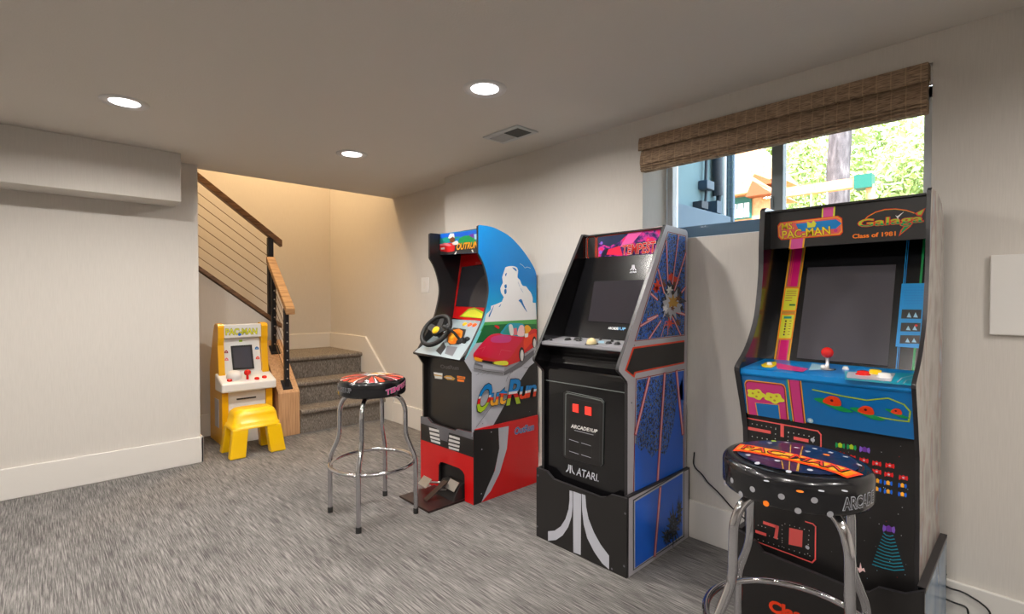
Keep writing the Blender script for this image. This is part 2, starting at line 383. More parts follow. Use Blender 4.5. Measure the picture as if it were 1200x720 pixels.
# baseboards
def bb(mb, x0, x1, y0, y1, z1=.185, z0=0): mb.box(x0, x1, y0, y1, z0, z1, 'trim_paint')
b_ = MB(); b_.box(XR - .016, XR, -2.1, 3.262, 0, .185, 'trim_paint')
struct(b_.build('baseboard_right', bevel=.004))
b_ = MB(); b_.box(-3, .858, YL - .018, YL, 0, .185, 'trim_paint').box(.84, .858, YL - .018, 4.29, 0, .185, 'trim_paint')
struct(b_.build('baseboard_left', bevel=.004))
b_ = MB(); b_.box(XD - .016, XD, 3.262, 4.27, 0, .19, 'trim_paint')
b_.prism([(XD - .018, 4.27, 0), (XD - .018, 4.27, .335), (XD - .018, 4.83, .785), (XD - .018, YB, .785), (XD - .018, YB, .3), (XD - .018, 4.6, 0)], (.018, 0, 0), 'trim_paint')
struct(b_.build('baseboard_stair', bevel=.003))
struct(MB().box(1.66, XD - .018, YB - .016, YB, .62, .785, 'trim_paint').build('baseboard_landing', bevel=.003))
struct(MB().box(-1, 1.47, 4.904, 4.92, 0, .19, 'trim_paint').build('baseboard_under_stairs', bevel=.003))

# stairs: each riser + rounded carpet nosing, then the landing and the upper flight
RISE, RUN, Y1 = .207, .24, 4.44
st = MB()
for i in range(3):
    y = Y1 + RUN * i; zt_ = RISE * (i + 1); yend = Y1 + RUN * (i + 1) if i < 2 else YB - .016
    prof = [(y, 0), (y, zt_ - .045)]
    for k in range(9):
        a = -math.pi / 2 - math.pi * k / 8
        prof.append((y - .008 + .024 * math.cos(a) , zt_ - .0225 + .0225 * math.sin(a)))
    prof += [(yend, zt_), (yend, 0)]
    st.prism([(1.655, py, pz) for py, pz in prof], (XD - .018 - 1.655, 0, 0), 'stair_carpet')
struct(st.build('floor_stairs'), 'three carpeted steps rising to a landing')
st = MB()
for i in range(9):
    xx = 1.655 - .27 * i; z = .621 + RISE * (i + 1)
    st.box(xx - .27, xx, 5.01, YB - .001, z - .25, z, 'stair_carpet')
struct(st.build('floor_upper_stairs'), 'carpeted upper flight climbing behind the slatted cable rail')

# oak curb block beside the steps
cb = thing('stair_curb', (1.56, 4.45, 0), 'pale oak boxed curb with sloping top beside the carpeted steps', 'stair curb')
cb_ = MB().prism([(1.472, 4.44, 0), (1.472, 4.44, .372), (1.472, 4.895, .80), (1.472, 4.895, 0)], (.176, 0, 0), 'oak')
cb_.build('curb_body', cb, bevel=.003)
# lower rail on the curb
lr = thing('stair_handrail', (1.56, 4.45, .4), 'short oak handrail on two black posts above the oak curb', 'handrail')
zc = lambda y: .372 + (y - 4.44) * .94
def rpost(parent, x, y, z0, z1, holes=True):
    p = MB().box(x - .019, x + .019, y - .019, y + .019, z0, z1, 'black_metal'); o = p.build('post', parent, bevel=.003)
    if holes:
        nb = 8
        for i in range(nb):
            zz = z0 + .07 + (z1 - z0 - .12) * i / (nb - 1); MB().lathe([(.006, 0), (.006, .004), (.001, .006)], 'steel_bolt', (x, y - .019, zz), 8, (0, -1, 0)).build('cable_fitting', o)
    return o
rpost(lr, 1.56, 4.50, .42, 1.10); rpost(lr, 1.555, 4.80, .70, 1.385)
for y in (4.50, 4.80):
    z = zc(y); MB().hexa([(1.52, y - .035, z - .033), (1.60, y - .035, z - .033), (1.60, y + .035, z + .033), (1.52, y + .035, z + .033)], [(1.52, y - .035, z - .023), (1.60, y - .035, z - .023), (1.60, y + .035, z + .043), (1.52, y + .035, z + .043)], 'black_metal').build('base_plate', lr)
MB().hexa([(1.525, 4.40, 1.045), (1.60, 4.40, 1.045), (1.60, 4.90, 1.515), (1.525, 4.90, 1.515)], [(1.525, 4.40, 1.10), (1.60, 4.40, 1.10), (1.60, 4.90, 1.57), (1.525, 4.90, 1.57)], 'oak_rail').build('handrail', lr, bevel=.004)
for i in range(7):
    z = .50 + i * .082; MB().tube([(1.56, 4.50, z), (1.56, 4.80, z + .29)], .0025, 'cable_steel', 6).build('cable', lr)
# upper rail
ur = thing('stair_railing', (1.0, 4.95, 1.4), 'long dark wood railing with thin steel cables climbing left behind the wall', 'railing')
def slab(xa, za, xb, zb, th, y0, y1, m): return MB().hexa([(xa, y0, za - th), (xb, y0, zb - th), (xb, y1, zb - th), (xa, y1, za - th)], [(xa, y0, za), (xb, y0, zb), (xb, y1, zb), (xa, y1, za)], m)
slab(-.6, 1.732 + 2.275 * .765, 1.675, 1.732, .062, 4.915, 4.985, 'walnut_rail').build('handrail', ur, bevel=.004)
slab(-.6, .944 + 2.265 * .768, 1.665, .944, .04, 4.90, 5.02, 'walnut_rail').build('bottom_rail', ur, bevel=.003, label='dark wood cap on the sloping half wall')
p = MB().box(1.553, 1.60, 4.925, 4.972, 1.0, 1.75, 'black_metal').build('post', ur, bevel=.003)
MB().box(.30, .347, 4.925, 4.972, 1.95, 2.7, 'black_metal').build('post', ur, bevel=.003)
for i in range(7):
    za = 2.095 - i * .0912
    MB().tube([(-.6, 4.948, za + (.985 + .6) * .745), (1.575, 4.948, za - (1.575 - .985) * .745)], .0028, 'cable_steel', 6).build('cable', ur)

# ------------------------------------------------------------------ ceiling lights
spots = [(.317, 3.08, 'recessed ceiling light nearest the left wall soffit'), (1.489, 1.755, 'recessed ceiling light nearest the ceiling vent'), (1.52, 3.15, 'recessed ceiling light nearest the stair opening')]
for x, y in ((.317, 1.755), (.317, .36), (-1.1, 3.08), (-1.1, 1.755), (-1.1, .36), (.317, -.75), (1.489, -.85)): spots.append((x, y, None))
for x, y, lb in spots:
    if lb:
        t = thing('ceiling_light', (x, y, H), lb, 'ceiling light', 'recessed ceiling lights')
        MB().lathe([(.062, 0), (.066, -.004), (.097, -.006), (.10, 0)], 'can_trim', (x, y, H), 40).build('trim_ring', t)
        MB().lathe([(.0, -.0045), (.05, -.004), (.063, -.0015)], 'lens_glow', (x, y, H), 40).build('lens', t)
    area('can_lamp', (x, y, H - .012), .12, CAN_POWER, CAN_COLOR, (0, 0, -1), 165)
# vent
vt = thing('ceiling_vent', (2.0, 2.14, H), 'white metal ceiling register with one dark louvred half', 'air vent')
MB().box(1.92, 2.09, 1.99, 2.285, H - .008, H, 'vent_white').build('frame', vt, bevel=.003)
MB().box(1.95, 2.06, 2.015, 2.13, H - .0095, H - .008, 'vent_dark').build('damper', vt)
lv = MB()
for i in range(9): lv.box(1.955 + i * .0115, 1.959 + i * .0115, 2.14, 2.26, H - .012, H - .008, 'vent_white')
lv.build('louvre', vt)
# switch, blank panel
sw = thing('light_switch', (2.48, 3.73, 1.3), 'white wall switch plate beside the racing cabinet', 'light switch')
MB().box(2.473, 2.48, 3.675, 3.79, 1.235, 1.368, 'plate_white').build('plate', sw, bevel=.002)
MB().box(2.469, 2.473, 3.715, 3.75, 1.27, 1.333, 'trim_paint').build('rocker', sw, bevel=.001)
tag(MB().box(2.335, 2.35, -.147, .121, 1.062, 1.33, 'plate_white').build('access_panel', bevel=.003), 'square blank white wall panel at the right edge of the room', 'wall panel')

# ------------------------------------------------------------------ window
wi = MB(); X0, X1 = 2.60, 2.665
wi.box(X0, X1, WY0, WY0 + .055, WZ0, WZ1, 'vinyl_frame'); wi.box(X0, X1, WY1 - .035, WY1, WZ0, WZ1, 'vinyl_frame')
wi.box(X0, X1, WY0, WY1, WZ1 - .05, WZ1, 'vinyl_frame'); wi.box(X0, X1, WY0, WY1, WZ0, WZ0 + .035, 'vinyl_frame')
wo = struct(wi.build('window_1', bevel=.003))
MB().box(X0 - .005, X1 - .02, .858, .91, WZ0 + .03, WZ1 - .04, 'vinyl_grey').build('meeting_stile', wo, bevel=.002)
MB().box(X0 - .012, X0 - .005, .90, .912, 1.62, 1.68, 'vinyl_grey').build('latch', wo)
MB().box(2.635, 2.639, WY0 + .05, .87, WZ0 + .03, WZ1 - .04, 'window_glass').build('pane', wo)
MB().box(2.645, 2.649, .89, WY1 - .03, WZ0 + .03, WZ1 - .04, 'window_glass').build('pane', wo)
# roman shade
sh = thing('roman_shade', (2.36, .875, 2.03), 'brown woven roman shade pulled up at the top of the window', 'window shade')
ya, yb = .290, 1.482
m = MB(); prof = [(2.330, 2.034), (2.385, 2.034), (2.385, 1.98), (2.345, 1.98), (2.330, 1.966), (2.322, 1.968), (2.322, 2.0)]
m.profy(prof, ya, yb, 'woven_shade').build('valance', sh)
m = MB(); prof = [(2.350, 1.98), (2.38, 1.98), (2.38, 1.862), (2.345, 1.862), (2.343, 1.888), (2.334, 1.893), (2.331, 1.905), (2.337, 1.94)]
m.profy(prof, ya + .003, yb - .004, 'woven_shade').build('shade_panel', sh)
for k, (z, dx) in enumerate(((1.883, .002), (1.871, .004))):
    MB().tube([(2.336 + dx, ya + .004, z), (2.336 + dx, yb - .005, z)], .0048, 'woven_shade', 8).build('fold', sh)
MB().box(2.34, 2.378, ya + .004, yb - .005, 1.858, 1.868, 'woven_shade').build('hem_bar', sh, bevel=.002)

# ================================================================== arcade cabinets
def side(mb, prof, y0, y1, face, edge): return mb.profy(prof, y0, y1, face, edge)
def arc(pts, k=4):
    """smooth a list of 2-D points with Catmull-Rom"""
    out = []
    for i in range(len(pts) - 1):
        p0 = Vector(pts[max(i - 1, 0)]); p1 = Vector(pts[i]); p2 = Vector(pts[i + 1]); p3 = Vector(pts[min(i + 2, len(pts) - 1)])
        for j in range(k):
            t = j / k; q = .5 * ((2 * p1) + (-p0 + p2) * t + (2 * p0 - 5 * p1 + 4 * p2 - p3) * t * t + (-p0 + 3 * p1 - 3 * p2 + p3) * t ** 3); out.append((q.x, q.y))
    out.append(tuple(pts[-1])); return out
def button(parent, pl, px, r, m, name='button', rim='black_rubber', h=.009):
    a, b = pl.hit(*px); c = pl.P(a, b)
    o = MB().lathe([(r * 1.25, 0), (r * 1.25, .003), (r, .0045), (r * .95, h), (r * .6, h * 1.15), (0, h * 1.2)], m, c, 18, pl.n).build(name, parent)
    return o
def joystick(parent, pl, px, h, r, m, name='joystick'):
    a, b = pl.hit(*px); c = pl.P(a, b); n = pl.n
    o = MB().lathe([(.02, 0), (.02, .002), (.006, .004), (.005, h)], 'steel_bolt', c, 14, n)
    o.ball(c + n * (h + r * .8), r, m, 18); o.lathe([(.024, 0), (.024, .0015), (0, .0016)], 'black_rubber', c, 18, n)
    return o.build(name, parent)
def riser_front(mb, x, th, pts, m):
    return mb.prism([on(u, v, 'x', x) for u, v in pts], (th, 0, 0), m)

# ---------------------------------------------------------------- cabinet 1: Galaga / Ms Pac-Man
G = thing('arcade_cabinet', (2.08, .49, 0), 'large black and blue arcade cabinet under the window, red ball joystick, tallest at right', 'arcade machine', 'full-size arcade cabinets')
gf = arc([(2.012, 1.52), (2.0, 1.40), (1.997, 1.282), (1.96, 1.12), (1.882, 1.012), (1.80, .953), (1.787, .94)], 4)
gprof = gf + [(1.787, .930), (1.833, .816), (1.865, .717), (1.876, .60), (1.886, .45), (1.89, .02), (2.32, .02), (2.325, 1.42), (2.30, 1.475), (2.25, 1.51), (2.17, 1.53), (2.03, 1.531)]
for y0, y1 in ((.239, .250), (.727, .745)):
    p = MB(); side(p, gprof, y0, y1, 'black_gloss' if y0 > .5 else 'mottled_side_art', 'edge_molding'); p.build('side_panel', G)
YA, YZ = .250, .727
A1 = cr(860, 210, 2.881); A2 = cr(850, 330, 5.536); A3 = cr(850, 440, 6); A4 = cr(820, 420, 2.4); A5 = cr(980, 440, 6); A6 = cr(990, 215, 5.54); A7 = cr(990, 330, 5.54)
# marquee
mp_ = frontpl(2.07, clip=(-.727, -.248)); q = MB().box(2.07, 2.09, YA, YZ, 1.377, 1.522, 'black_satin')
q.box(2.06, 2.30, YA, YZ, 1.515, 1.522, 'black_satin')
q.dec(mp_, A1(298, 97, 343, 93, 340, 130, 296, 134), Q('lemon'), 1); q.dec(mp_, A1(303, 97, 337, 94, 334, 130, 301, 134), Q('pink'), 2)
q.dec(mp_, A1(190, 200, 241, 196, 236, 233, 186, 237), Q('amber'), 1); q.dec(mp_, A1(195, 200, 235, 197, 230, 233, 191, 237), Q('pink'), 2)
fr_ = lambda e: A1(148 + e, 158 + e, 156 + e, 147 + e, 352 - e, 124 + e, 366 - e, 132 + e, 369 - e, 180 - e, 360 - e, 190 - e, 160 + e, 206 - e, 150 + e, 196 - e)
q.dec(mp_, fr_(0), Q('redorange'), 3); q.dec(mp_, fr_(3), Q('amber'), 4); q.dec(mp_, fr_(6), Q('salmon'), 5)
q.dec(mp_, A1(208, 152, 345, 136, 365, 150, 345, 168, 225, 178), Q('blue'), 6)
q.dec(mp_, A1(165, 150, 208, 146, 218, 170, 165, 176), Q('salmon'), 7)
q.text(mp_, 'MS.', A1(163, 150, 205, 146, 204, 168, 163, 173), Q('maroon'), 7, .035); q.text(mp_, 'MS.', A1(163, 150, 205, 146, 204, 168, 163, 173), Q('yellow'), 8, .012)
q.text(mp_, 'PAC-MAN', A1(165, 176, 325, 160, 327, 186, 166, 202), Q('maroon'), 8, .04); q.text(mp_, 'PAC-MAN', A1(165, 176, 325, 160, 327, 186, 166, 202), Q('yellow'), 9, .015)
q.dec(mp_, A1(248, 143, 262, 150, 270, 140, 280, 150, 275, 162, 250, 165), Q('lemon'), 9); q.disc(mp_, A1(345, 174)[0], .006, Q('hotpink'), 9)
# Galaga wordmark + swoosh
sw_ = A6(112, 255, 150, 215, 200, 187, 260, 170, 330, 166, 400, 175, 450, 192)
q.line(mp_, sw_, .0034, Q('redorange'), 2); q.line(mp_, [(u, v + .5) for u, v in sw_], .0014, Q('amber'), 3)
q.dec(mp_, A6(455, 195, 525, 160, 500, 215, 470, 210), Q('redorange'), 2); q.dec(mp_, A6(470, 192, 515, 168, 495, 205, 478, 205), Q('lime'), 3)
q.dec(mp_, A6(395, 262, 445, 240, 430, 280, 350, 345, 362, 305), Q('redorange'), 2); q.dec(mp_, A6(400, 266, 436, 248, 424, 276, 362, 330, 370, 305), Q('green'), 3)
gq = A6(92, 238, 510, 200, 505, 268, 88, 300)
q.text(mp_, 'Galaga', gq, Q('redorange'), 4, .05); q.text(mp_, 'Galaga', gq, None, 5, .01, bands=[(-.1, .45, Q('green')), (.45, 1.1, Q('lime'))])
q.text(mp_, 'Class of 1981', A6(52, 332, 330, 312, 330, 340, 52, 358), Q('orange'), 3, .03)
q.dec(mp_, A6(330, 208, 343, 214, 388, 182, 350, 222, 348, 236, 340, 224), Q('white'), 6)
q.build('marquee', G)
# bezel and screen
bx = lambda z: 2.025 + .39 * (z - .95)
bp_ = slopepl(bx(.95), .95, bx(1.40), 1.40, clip=(-.727, -.248))
q = MB(); q.prism([(bx(.93), YA, .93), (bx(1.42), YA, 1.42), (bx(1.42) + .012, YA, 1.42), (bx(.93) + .012, YA, .93)], (0, YZ - YA, 0), 'bezel_black')
L_ = lambda t0, t1, e0, e1: A1(190 - 55 * t0 + e0, 235 + 377 * t0, 190 - 55 * t0 + e1, 235 + 377 * t0, 190 - 55 * t1 + e1, 235 + 377 * t1, 190 - 55 * t1 + e0, 235 + 377 * t1)
q.dec(bp_, L_(-.05, 1.02, 0, 52), Q('amber'), 1); q.dec(bp_, L_(-.05, 1.02, 4, 48), Q('gold'), 2); q.dec(bp_, L_(-.05, .34, 8, 43), Q('magenta'), 3); q.dec(bp_, L_(.82, 1.02, 8, 43), Q('magenta'), 3)
q.dec(bp_, L_(-.05, .34, 12, 14), Q('orange'), 4); q.dec(bp_, L_(.82, 1.02, 12, 14), Q('orange'), 4); q.dec(bp_, L_(-.05, .34, 18, 19), Q('orange'), 4)
q.dec(bp_, L_(.35, .565, 3, 52), Q('orange'), 4); q.dec(bp_, L_(.36, .555, 6, 49), Q('lemon'), 5); q.dec(bp_, L_(.585, .815, 3, 51), Q('orange'), 4); q.dec(bp_, L_(.595, .805, 6, 48), Q('lemon'), 5)
for t in (.38, .40, .42, .44, .465): q.dec(bp_, L_(t, t + .007, 10, 44 - 12 * (t % .04 > .02)), Q('gold'), 6)
q.dec(bp_, L_(.50, .515, 26, 46), Q('darkgreen'), 6); q.dec(bp_, L_(.61, .63, 14, 40), Q('teal'), 6)
for i, t in enumerate((.645, .67, .69, .715, .74, .765)): q.dec(bp_, L_(t, t + .015, 20, 25), Q(('black', 'brown', 'navy')[i % 3]), 6); q.dec(bp_, L_(t + .004, t + .008, 34, 42), Q('brown'), 6)
Rr = lambda t0, t1, e0, e1: A7(*[0]) if 0 else A1(585 - 37 * t0 + e0, 215 + 430 * t0, 585 - 37 * t0 + e1, 215 + 430 * t0, 585 - 37 * t1 + e1, 215 + 430 * t1, 585 - 37 * t1 + e0, 215 + 430 * t1)
q.dec(bp_, Rr(-.05, 1.02, -2, 1), Q('sky'), 1); q.dec(bp_, Rr(-.05, 1.02, 4, 6.5), Q('blue'), 1); q.dec(bp_, Rr(-.05, 1.02, 53, 61), Q('green'), 1)
q.dec(bp_, A1(567, 354, 652, 352, 636, 573, 546, 566), Q('sky'), 3)
for a, b in ((441, 472), (486, 515), (528, 556)):
    d = (a - 441) * .06; q.dec(bp_, A1(568 - d, a, 634 - d, a + 1, 632 - d, b + 1, 565 - d, b), Q('black'), 4)
    for k in (0, 1): q.dec(bp_, A1(584 - d + 22 * k, b - 4, 592 - d + 22 * k, a + 10, 600 - d + 22 * k, b - 3), Q('paleblue'), 5)
for i in range(7): q.dec(bp_, A1(575, 366 + i * 9, 640, 366 + i * 9, 640, 368 + i * 9, 575, 368 + i * 9), Q('blue'), 4)
q.disc(bp_, A1(616, 496)[0], .004, Q('red'), 6)
bz = q.build('bezel', G)
q = MB(); q.prism([bp_.P(*bp_.hit(u, v), off=.001) for u, v in A1(250, 300, 548, 290, 520, 632, 213, 605)], bp_.n * .002, 'screen_grey'); q.build('screen', bz)
# control panel
cpx0, cpz0, cpx1, cpz1 = 1.797, .938, 2.045, .955
cp_ = slopepl(cpx0, cpz0, cpx1, cpz1, clip=(-.727, -.248))
q = MB(); q.prism([(cpx0, YA, cpz0), (cpx1, YA, cpz1), (cpx1, YA, cpz1 - .02), (cpx0 + .004, YA, cpz0 - .022), (cpx0, YA, cpz0 - .016)], (0, YZ - YA, 0), Q('blue'))
q.dec(cp_, A2(130, 560, 245, 515, 775, 545, 775, 600), Q('cobalt'), 1); q.dec(cp_, A2(100, 565, 230, 515, 560, 530, 540, 590), Q('blue'), 2)
q.dec(cp_, A2(320, 530, 540, 570, 500, 592, 340, 570), Q('hotpink'), 3); q.dec(cp_, A2(232, 545, 260, 530, 330, 524, 332, 545, 300, 565, 240, 560), Q('yellow'), 4)
q.dec(cp_, A2(560, 535, 640, 545, 640, 575, 540, 580), Q('paleblue'), 3)
q.dec(cp_, A7(0, 585, 460, 600, 430, 680, 0, 640), Q('cyan'), 2); q.line(cp_, A7(340, 660, 370, 630, 440, 615), .003, Q('lightgrey'), 3); q.line(cp_, A7(380, 668, 400, 645, 450, 635), .003, Q('lightgrey'), 3)
q.dec(cp_, A7(20, 590, 330, 600, 300, 655, 10, 630), Q('lightgrey'), 3)
cpo = q.build('control_panel', G)
joystick(cpo, cp_, A1(316, 643)[0], .042, .0185, 'red_plastic')
for px, m in ((A1(436, 662)[0], 'red_plastic'), (A1(478, 658)[0], 'yellow_bright'), (A1(508, 670)[0], 'white_plastic')): button(cpo, cp_, px, .0165, m, h=.012)
for px in (A1(303, 637)[0], A1(377, 643)[0], A1(120, 628)[0]): button(cpo, cp_, px, .008, 'white_plastic', 'start_button')
# apron below the control panel
ap_ = slopepl(1.852, .772, 1.803, .922, clip=(-.727, -.248))
q = MB(); q.prism([(1.803, YA, .922), (1.82, YA, .922), (1.872, YA, .772), (1.852, YA, .772)], (0, YZ - YA, 0), Q('cobalt'))
q.dec(ap_, A3(135, 55, 145, 36, 165, 32, 395, 58, 415, 68, 425, 90, 447, 312, 158, 272), Q('amber'), 1)
q.dec(ap_, A3(140, 58, 150, 42, 168, 38, 393, 64, 411, 73, 420, 92, 440, 312, 165, 272), Q('rayred'), 2); q.dec(ap_, A3(147, 62, 156, 50, 170, 46, 390, 72, 405, 80, 413, 95, 432, 311, 170, 272), Q('hotpink'), 3)
q.dec(ap_, A3(210, 190, 380, 205, 390, 306, 226, 281), Q('amber'), 4); q.dec(ap_, A3(216, 192, 374, 208, 384, 306, 232, 281), Q('cobalt'), 5)
for cx, cy, ph in ((218, 130, .3), (345, 158, 1.4)):
    c_ = Vector(ap_.hit(*A3(cx, cy)[0])); q.poly([ap_.P(c_.x + (.030 + .004 * math.cos(5 * k * math.pi / 18 + ph)) * math.cos(k * math.pi / 18), c_.y + (.019 + .003 * math.cos(5 * k * math.pi / 18 + ph)) * math.sin(k * math.pi / 18), .0036) for k in range(36)], Q('lemon'))
    for dx, dy in ((-22, -6), (18, -14), (4, 16)): q.disc(ap_, A3(cx + dx, cy + dy)[0], .004, Q('gold' if dx else 'raypink'), 7)
q.dec(ap_, A3(437, 12, 533, 25, 567, 336, 476, 322), Q('amber'), 3); q.dec(ap_, A3(444, 12, 526, 25, 560, 336, 483, 323), Q('rayred'), 4); q.dec(ap_, A3(452, 12, 518, 25, 552, 335, 491, 324), Q('hotpink'), 5); q.dec(ap_, A3(425, 12, 437, 12, 470, 322, 460, 320), Q('teal'), 3)
tr_ = A4(318, 88, 400, 106, 470, 118, 530, 112, 575, 130, 592, 150, 588, 178, 560, 175, 500, 165)
q.line(ap_, tr_, .0042, Q('lime'), 2)
for cx, cy, s in ((375, 121, 1.3), (470, 147, 1.15), (555, 150, .8)):
    q.sdec(ap_, A4(cx - 42 * s, cy - 8, cx - 10 * s, cy - 6 * s, cx + 12 * s, cy + 8 * s, cx + 45 * s, cy + 22 * s, cx + 20 * s, cy + 22 * s, cx - 12 * s, cy + 9 * s), Q('green'), 4)
    q.sdec(ap_, A4(cx - 22 * s, cy, cx - 8 * s, cy - 12 * s, cx + 12 * s, cy - 8 * s, cx + 18 * s, cy + 8 * s, cx, cy + 9 * s), Q('redorange'), 5)
    q.disc(ap_, A4(cx - 3, cy - 3)[0], .0035 * s, Q('maroon'), 6)
q.disc(ap_, A4(312, 174)[0], .009, Q('paleblue'), 6); q.disc(ap_, A4(312, 174)[0], .004, Q('white'), 7)
q.build('apron', G)
# lower front panel
bx0, bz0, bx1, bz1 = 1.905, .03, 1.866, .772
fp_ = slopepl(bx0, bz0, bx1, bz1, clip=(-.727, -.248))
q = MB(); q.prism([(bx0, YA, bz0), (bx0 + .016, YA, bz0), (bx1 + .016, YA, bz1), (bx1, YA, bz1)], (0, YZ - YA, 0), 'black_satin')
WL = .0042
q.line(fp_, A4(130, 168, 332, 205, 341, 215, 341, 262), WL, Q('salmon'), 1)
for a in (A4(132, 196, 196, 208), A4(232, 188, 232, 218), A4(268, 225, 302, 232)): q.line(fp_, a, .011, Q('salmon'), 1)
q.line(fp_, A4(130, 505, 316, 575, 325, 566, 326, 474, 318, 466, 298, 460), WL, Q('salmon'), 1)
for a in (A4(160, 488, 184, 496), A4(182, 463, 218, 475), A4(218, 475, 214, 505)): q.line(fp_, a, .011, Q('salmon'), 1)
q.dec(fp_, A4(252, 477, 290, 485, 288, 532, 250, 524), Q('salmon'), 1)
def dots(px0, px1, n):
    for i in range(n):
        t = i / (n - 1); q.disc(fp_, (px0[0] * (1 - t) + px1[0] * t, px0[1] * (1 - t) + px1[1] * t), .0016, Q('offwhite'), 2, 6)
for a, n_ in ((A4(135, 182, 214, 197), 7), (A4(134, 217, 190, 228), 5), (A4(214, 200, 212, 240), 4), (A4(250, 208, 322, 222), 6), (A4(250, 210, 247, 242), 4), (A4(320, 224, 318, 250), 3), (A4(250, 245, 325, 258), 6),
              (A4(150, 505, 310, 556), 12), (A4(232, 470, 232, 530), 6), (A4(240, 466, 308, 485), 6), (A4(308, 485, 304, 550), 6), (A4(165, 470, 185, 476), 3), (A4(196, 500, 232, 512), 4)): dots(a[0], a[1], n_)
q.disc(fp_, A4(318, 230)[0], .0065, Q('lightgrey'), 2); q.disc(fp_, A4(303, 532)[0], .0065, Q('lightgrey'), 2)
def bug(cx, cy, a, b, s=1.0):
    q.dec(fp_, A4(cx - 12 * s, cy - 9 * s, cx - 6 * s, cy - 5 * s, cx - 6 * s, cy + 3 * s, cx - 12 * s, cy + 7 * s, cx - 14 * s, cy), Q(a), 1)
    q.dec(fp_, A4(cx + 12 * s, cy - 5 * s, cx + 6 * s, cy - 3 * s, cx + 6 * s, cy + 6 * s, cx + 12 * s, cy + 10 * s, cx + 14 * s, cy + 3 * s), Q(a), 1)
    q.dec(fp_, A4(cx - 6 * s, cy - 5 * s, cx, cy - 8 * s, cx + 6 * s, cy - 3 * s, cx + 5 * s, cy + 7 * s, cx - 5 * s, cy + 5 * s), Q(b), 2)
for cx, cy in ((396, 270), (426, 279), (462, 287), (498, 296), (535, 302), (460, 312), (498, 319), (532, 327), (573, 336)): bug(cx, cy, 'red', 'red', .95); q.disc(fp_, A4(cx, cy)[0], .003, Q('lightgrey'), 3, 8)
for cx, cy in ((395, 245), (427, 250)): bug(cx, cy, 'green', 'lime')
bug(464, 257, 'violet', 'purple', 1.1)
for cx, cy in ((530, 351), (570, 358), (530, 375), (570, 383)): bug(cx, cy, 'royal', 'amber', .9)
for cx, cy in ((500, 345), (498, 368)): bug(cx, cy, 'royal', 'amber', .9)
bug(532, 480, 'violet', 'purple', 1.3)
for i in range(11):
    t = i / 10; y0 = 492 + 88 * t; w0 = 12 + 30 * t; sk = 8 * t + 4
    q.line(fp_, A4(530 - w0 - 2 * t, y0, 528 - w0 * .3, y0 + sk * .5 + 4, 530 + w0 * .4, y0 + sk + 5, 532 + w0, y0 + sk + 3), .0028, Q('cyan'), 1)
q.dec(fp_, A4(437, 598, 444, 588, 449, 592, 452, 574, 456, 592, 462, 590, 466, 602, 458, 598, 450, 604, 446, 597), Q('pinkwhite'), 1)
rs = random.Random(3)
for i in range(36): q.disc(fp_, A4(rs.uniform(350, 590), rs.uniform(240, 620))[0], .0011, Q(rs.choice(['white', 'red', 'paleblue', 'grey'])), 1, 5)
q.build('front_panel', G)
MB().box(2.31, 2.325, YA, YZ, .02, 1.43, 'black_satin').build('back_panel', G)
# riser
q = MB(); rt = [(871, 611), (885, 635), (894, 648), (960, 675), (1007, 694.5), (1018, 695), (1029, 689.5), (1060, 697), (1074, 704)]
yL, yR = .757, .220; X = 1.835
pts = [Vector((X, yL, 0)), Vector((X, yL, .345))]
for u, v in rt[1:-1]:
    p = on(u, v, 'x', X); pts.append(Vector((X, p.y, min(p.z, .345))))
pts = [p for p in pts if p.y >= yR]; pts += [Vector((X, yR, .345)), Vector((X, yR, 0))]
q.prism(pts, (.016, 0, 0), 'black_satin', 'edge_molding')
rp_ = frontpl(X); q.text(rp_, 'Class of \'81', [(902, 703), (1005, 738), (1005, 751), (902, 716)], Q('redorange'), 1, .05)
q.build('riser_front', G)
for y0, y1 in ((.220, .238), (.741, .757)):
    q = MB().box(1.851, 2.33, y0, y1, 0, .345, 'riser_side_art' if y0 < .5 else 'black_satin').box(1.851, 2.33, y0 - .0008, y1 + .0008, .332, .347, 'edge_molding'); q.build('riser_side', G)

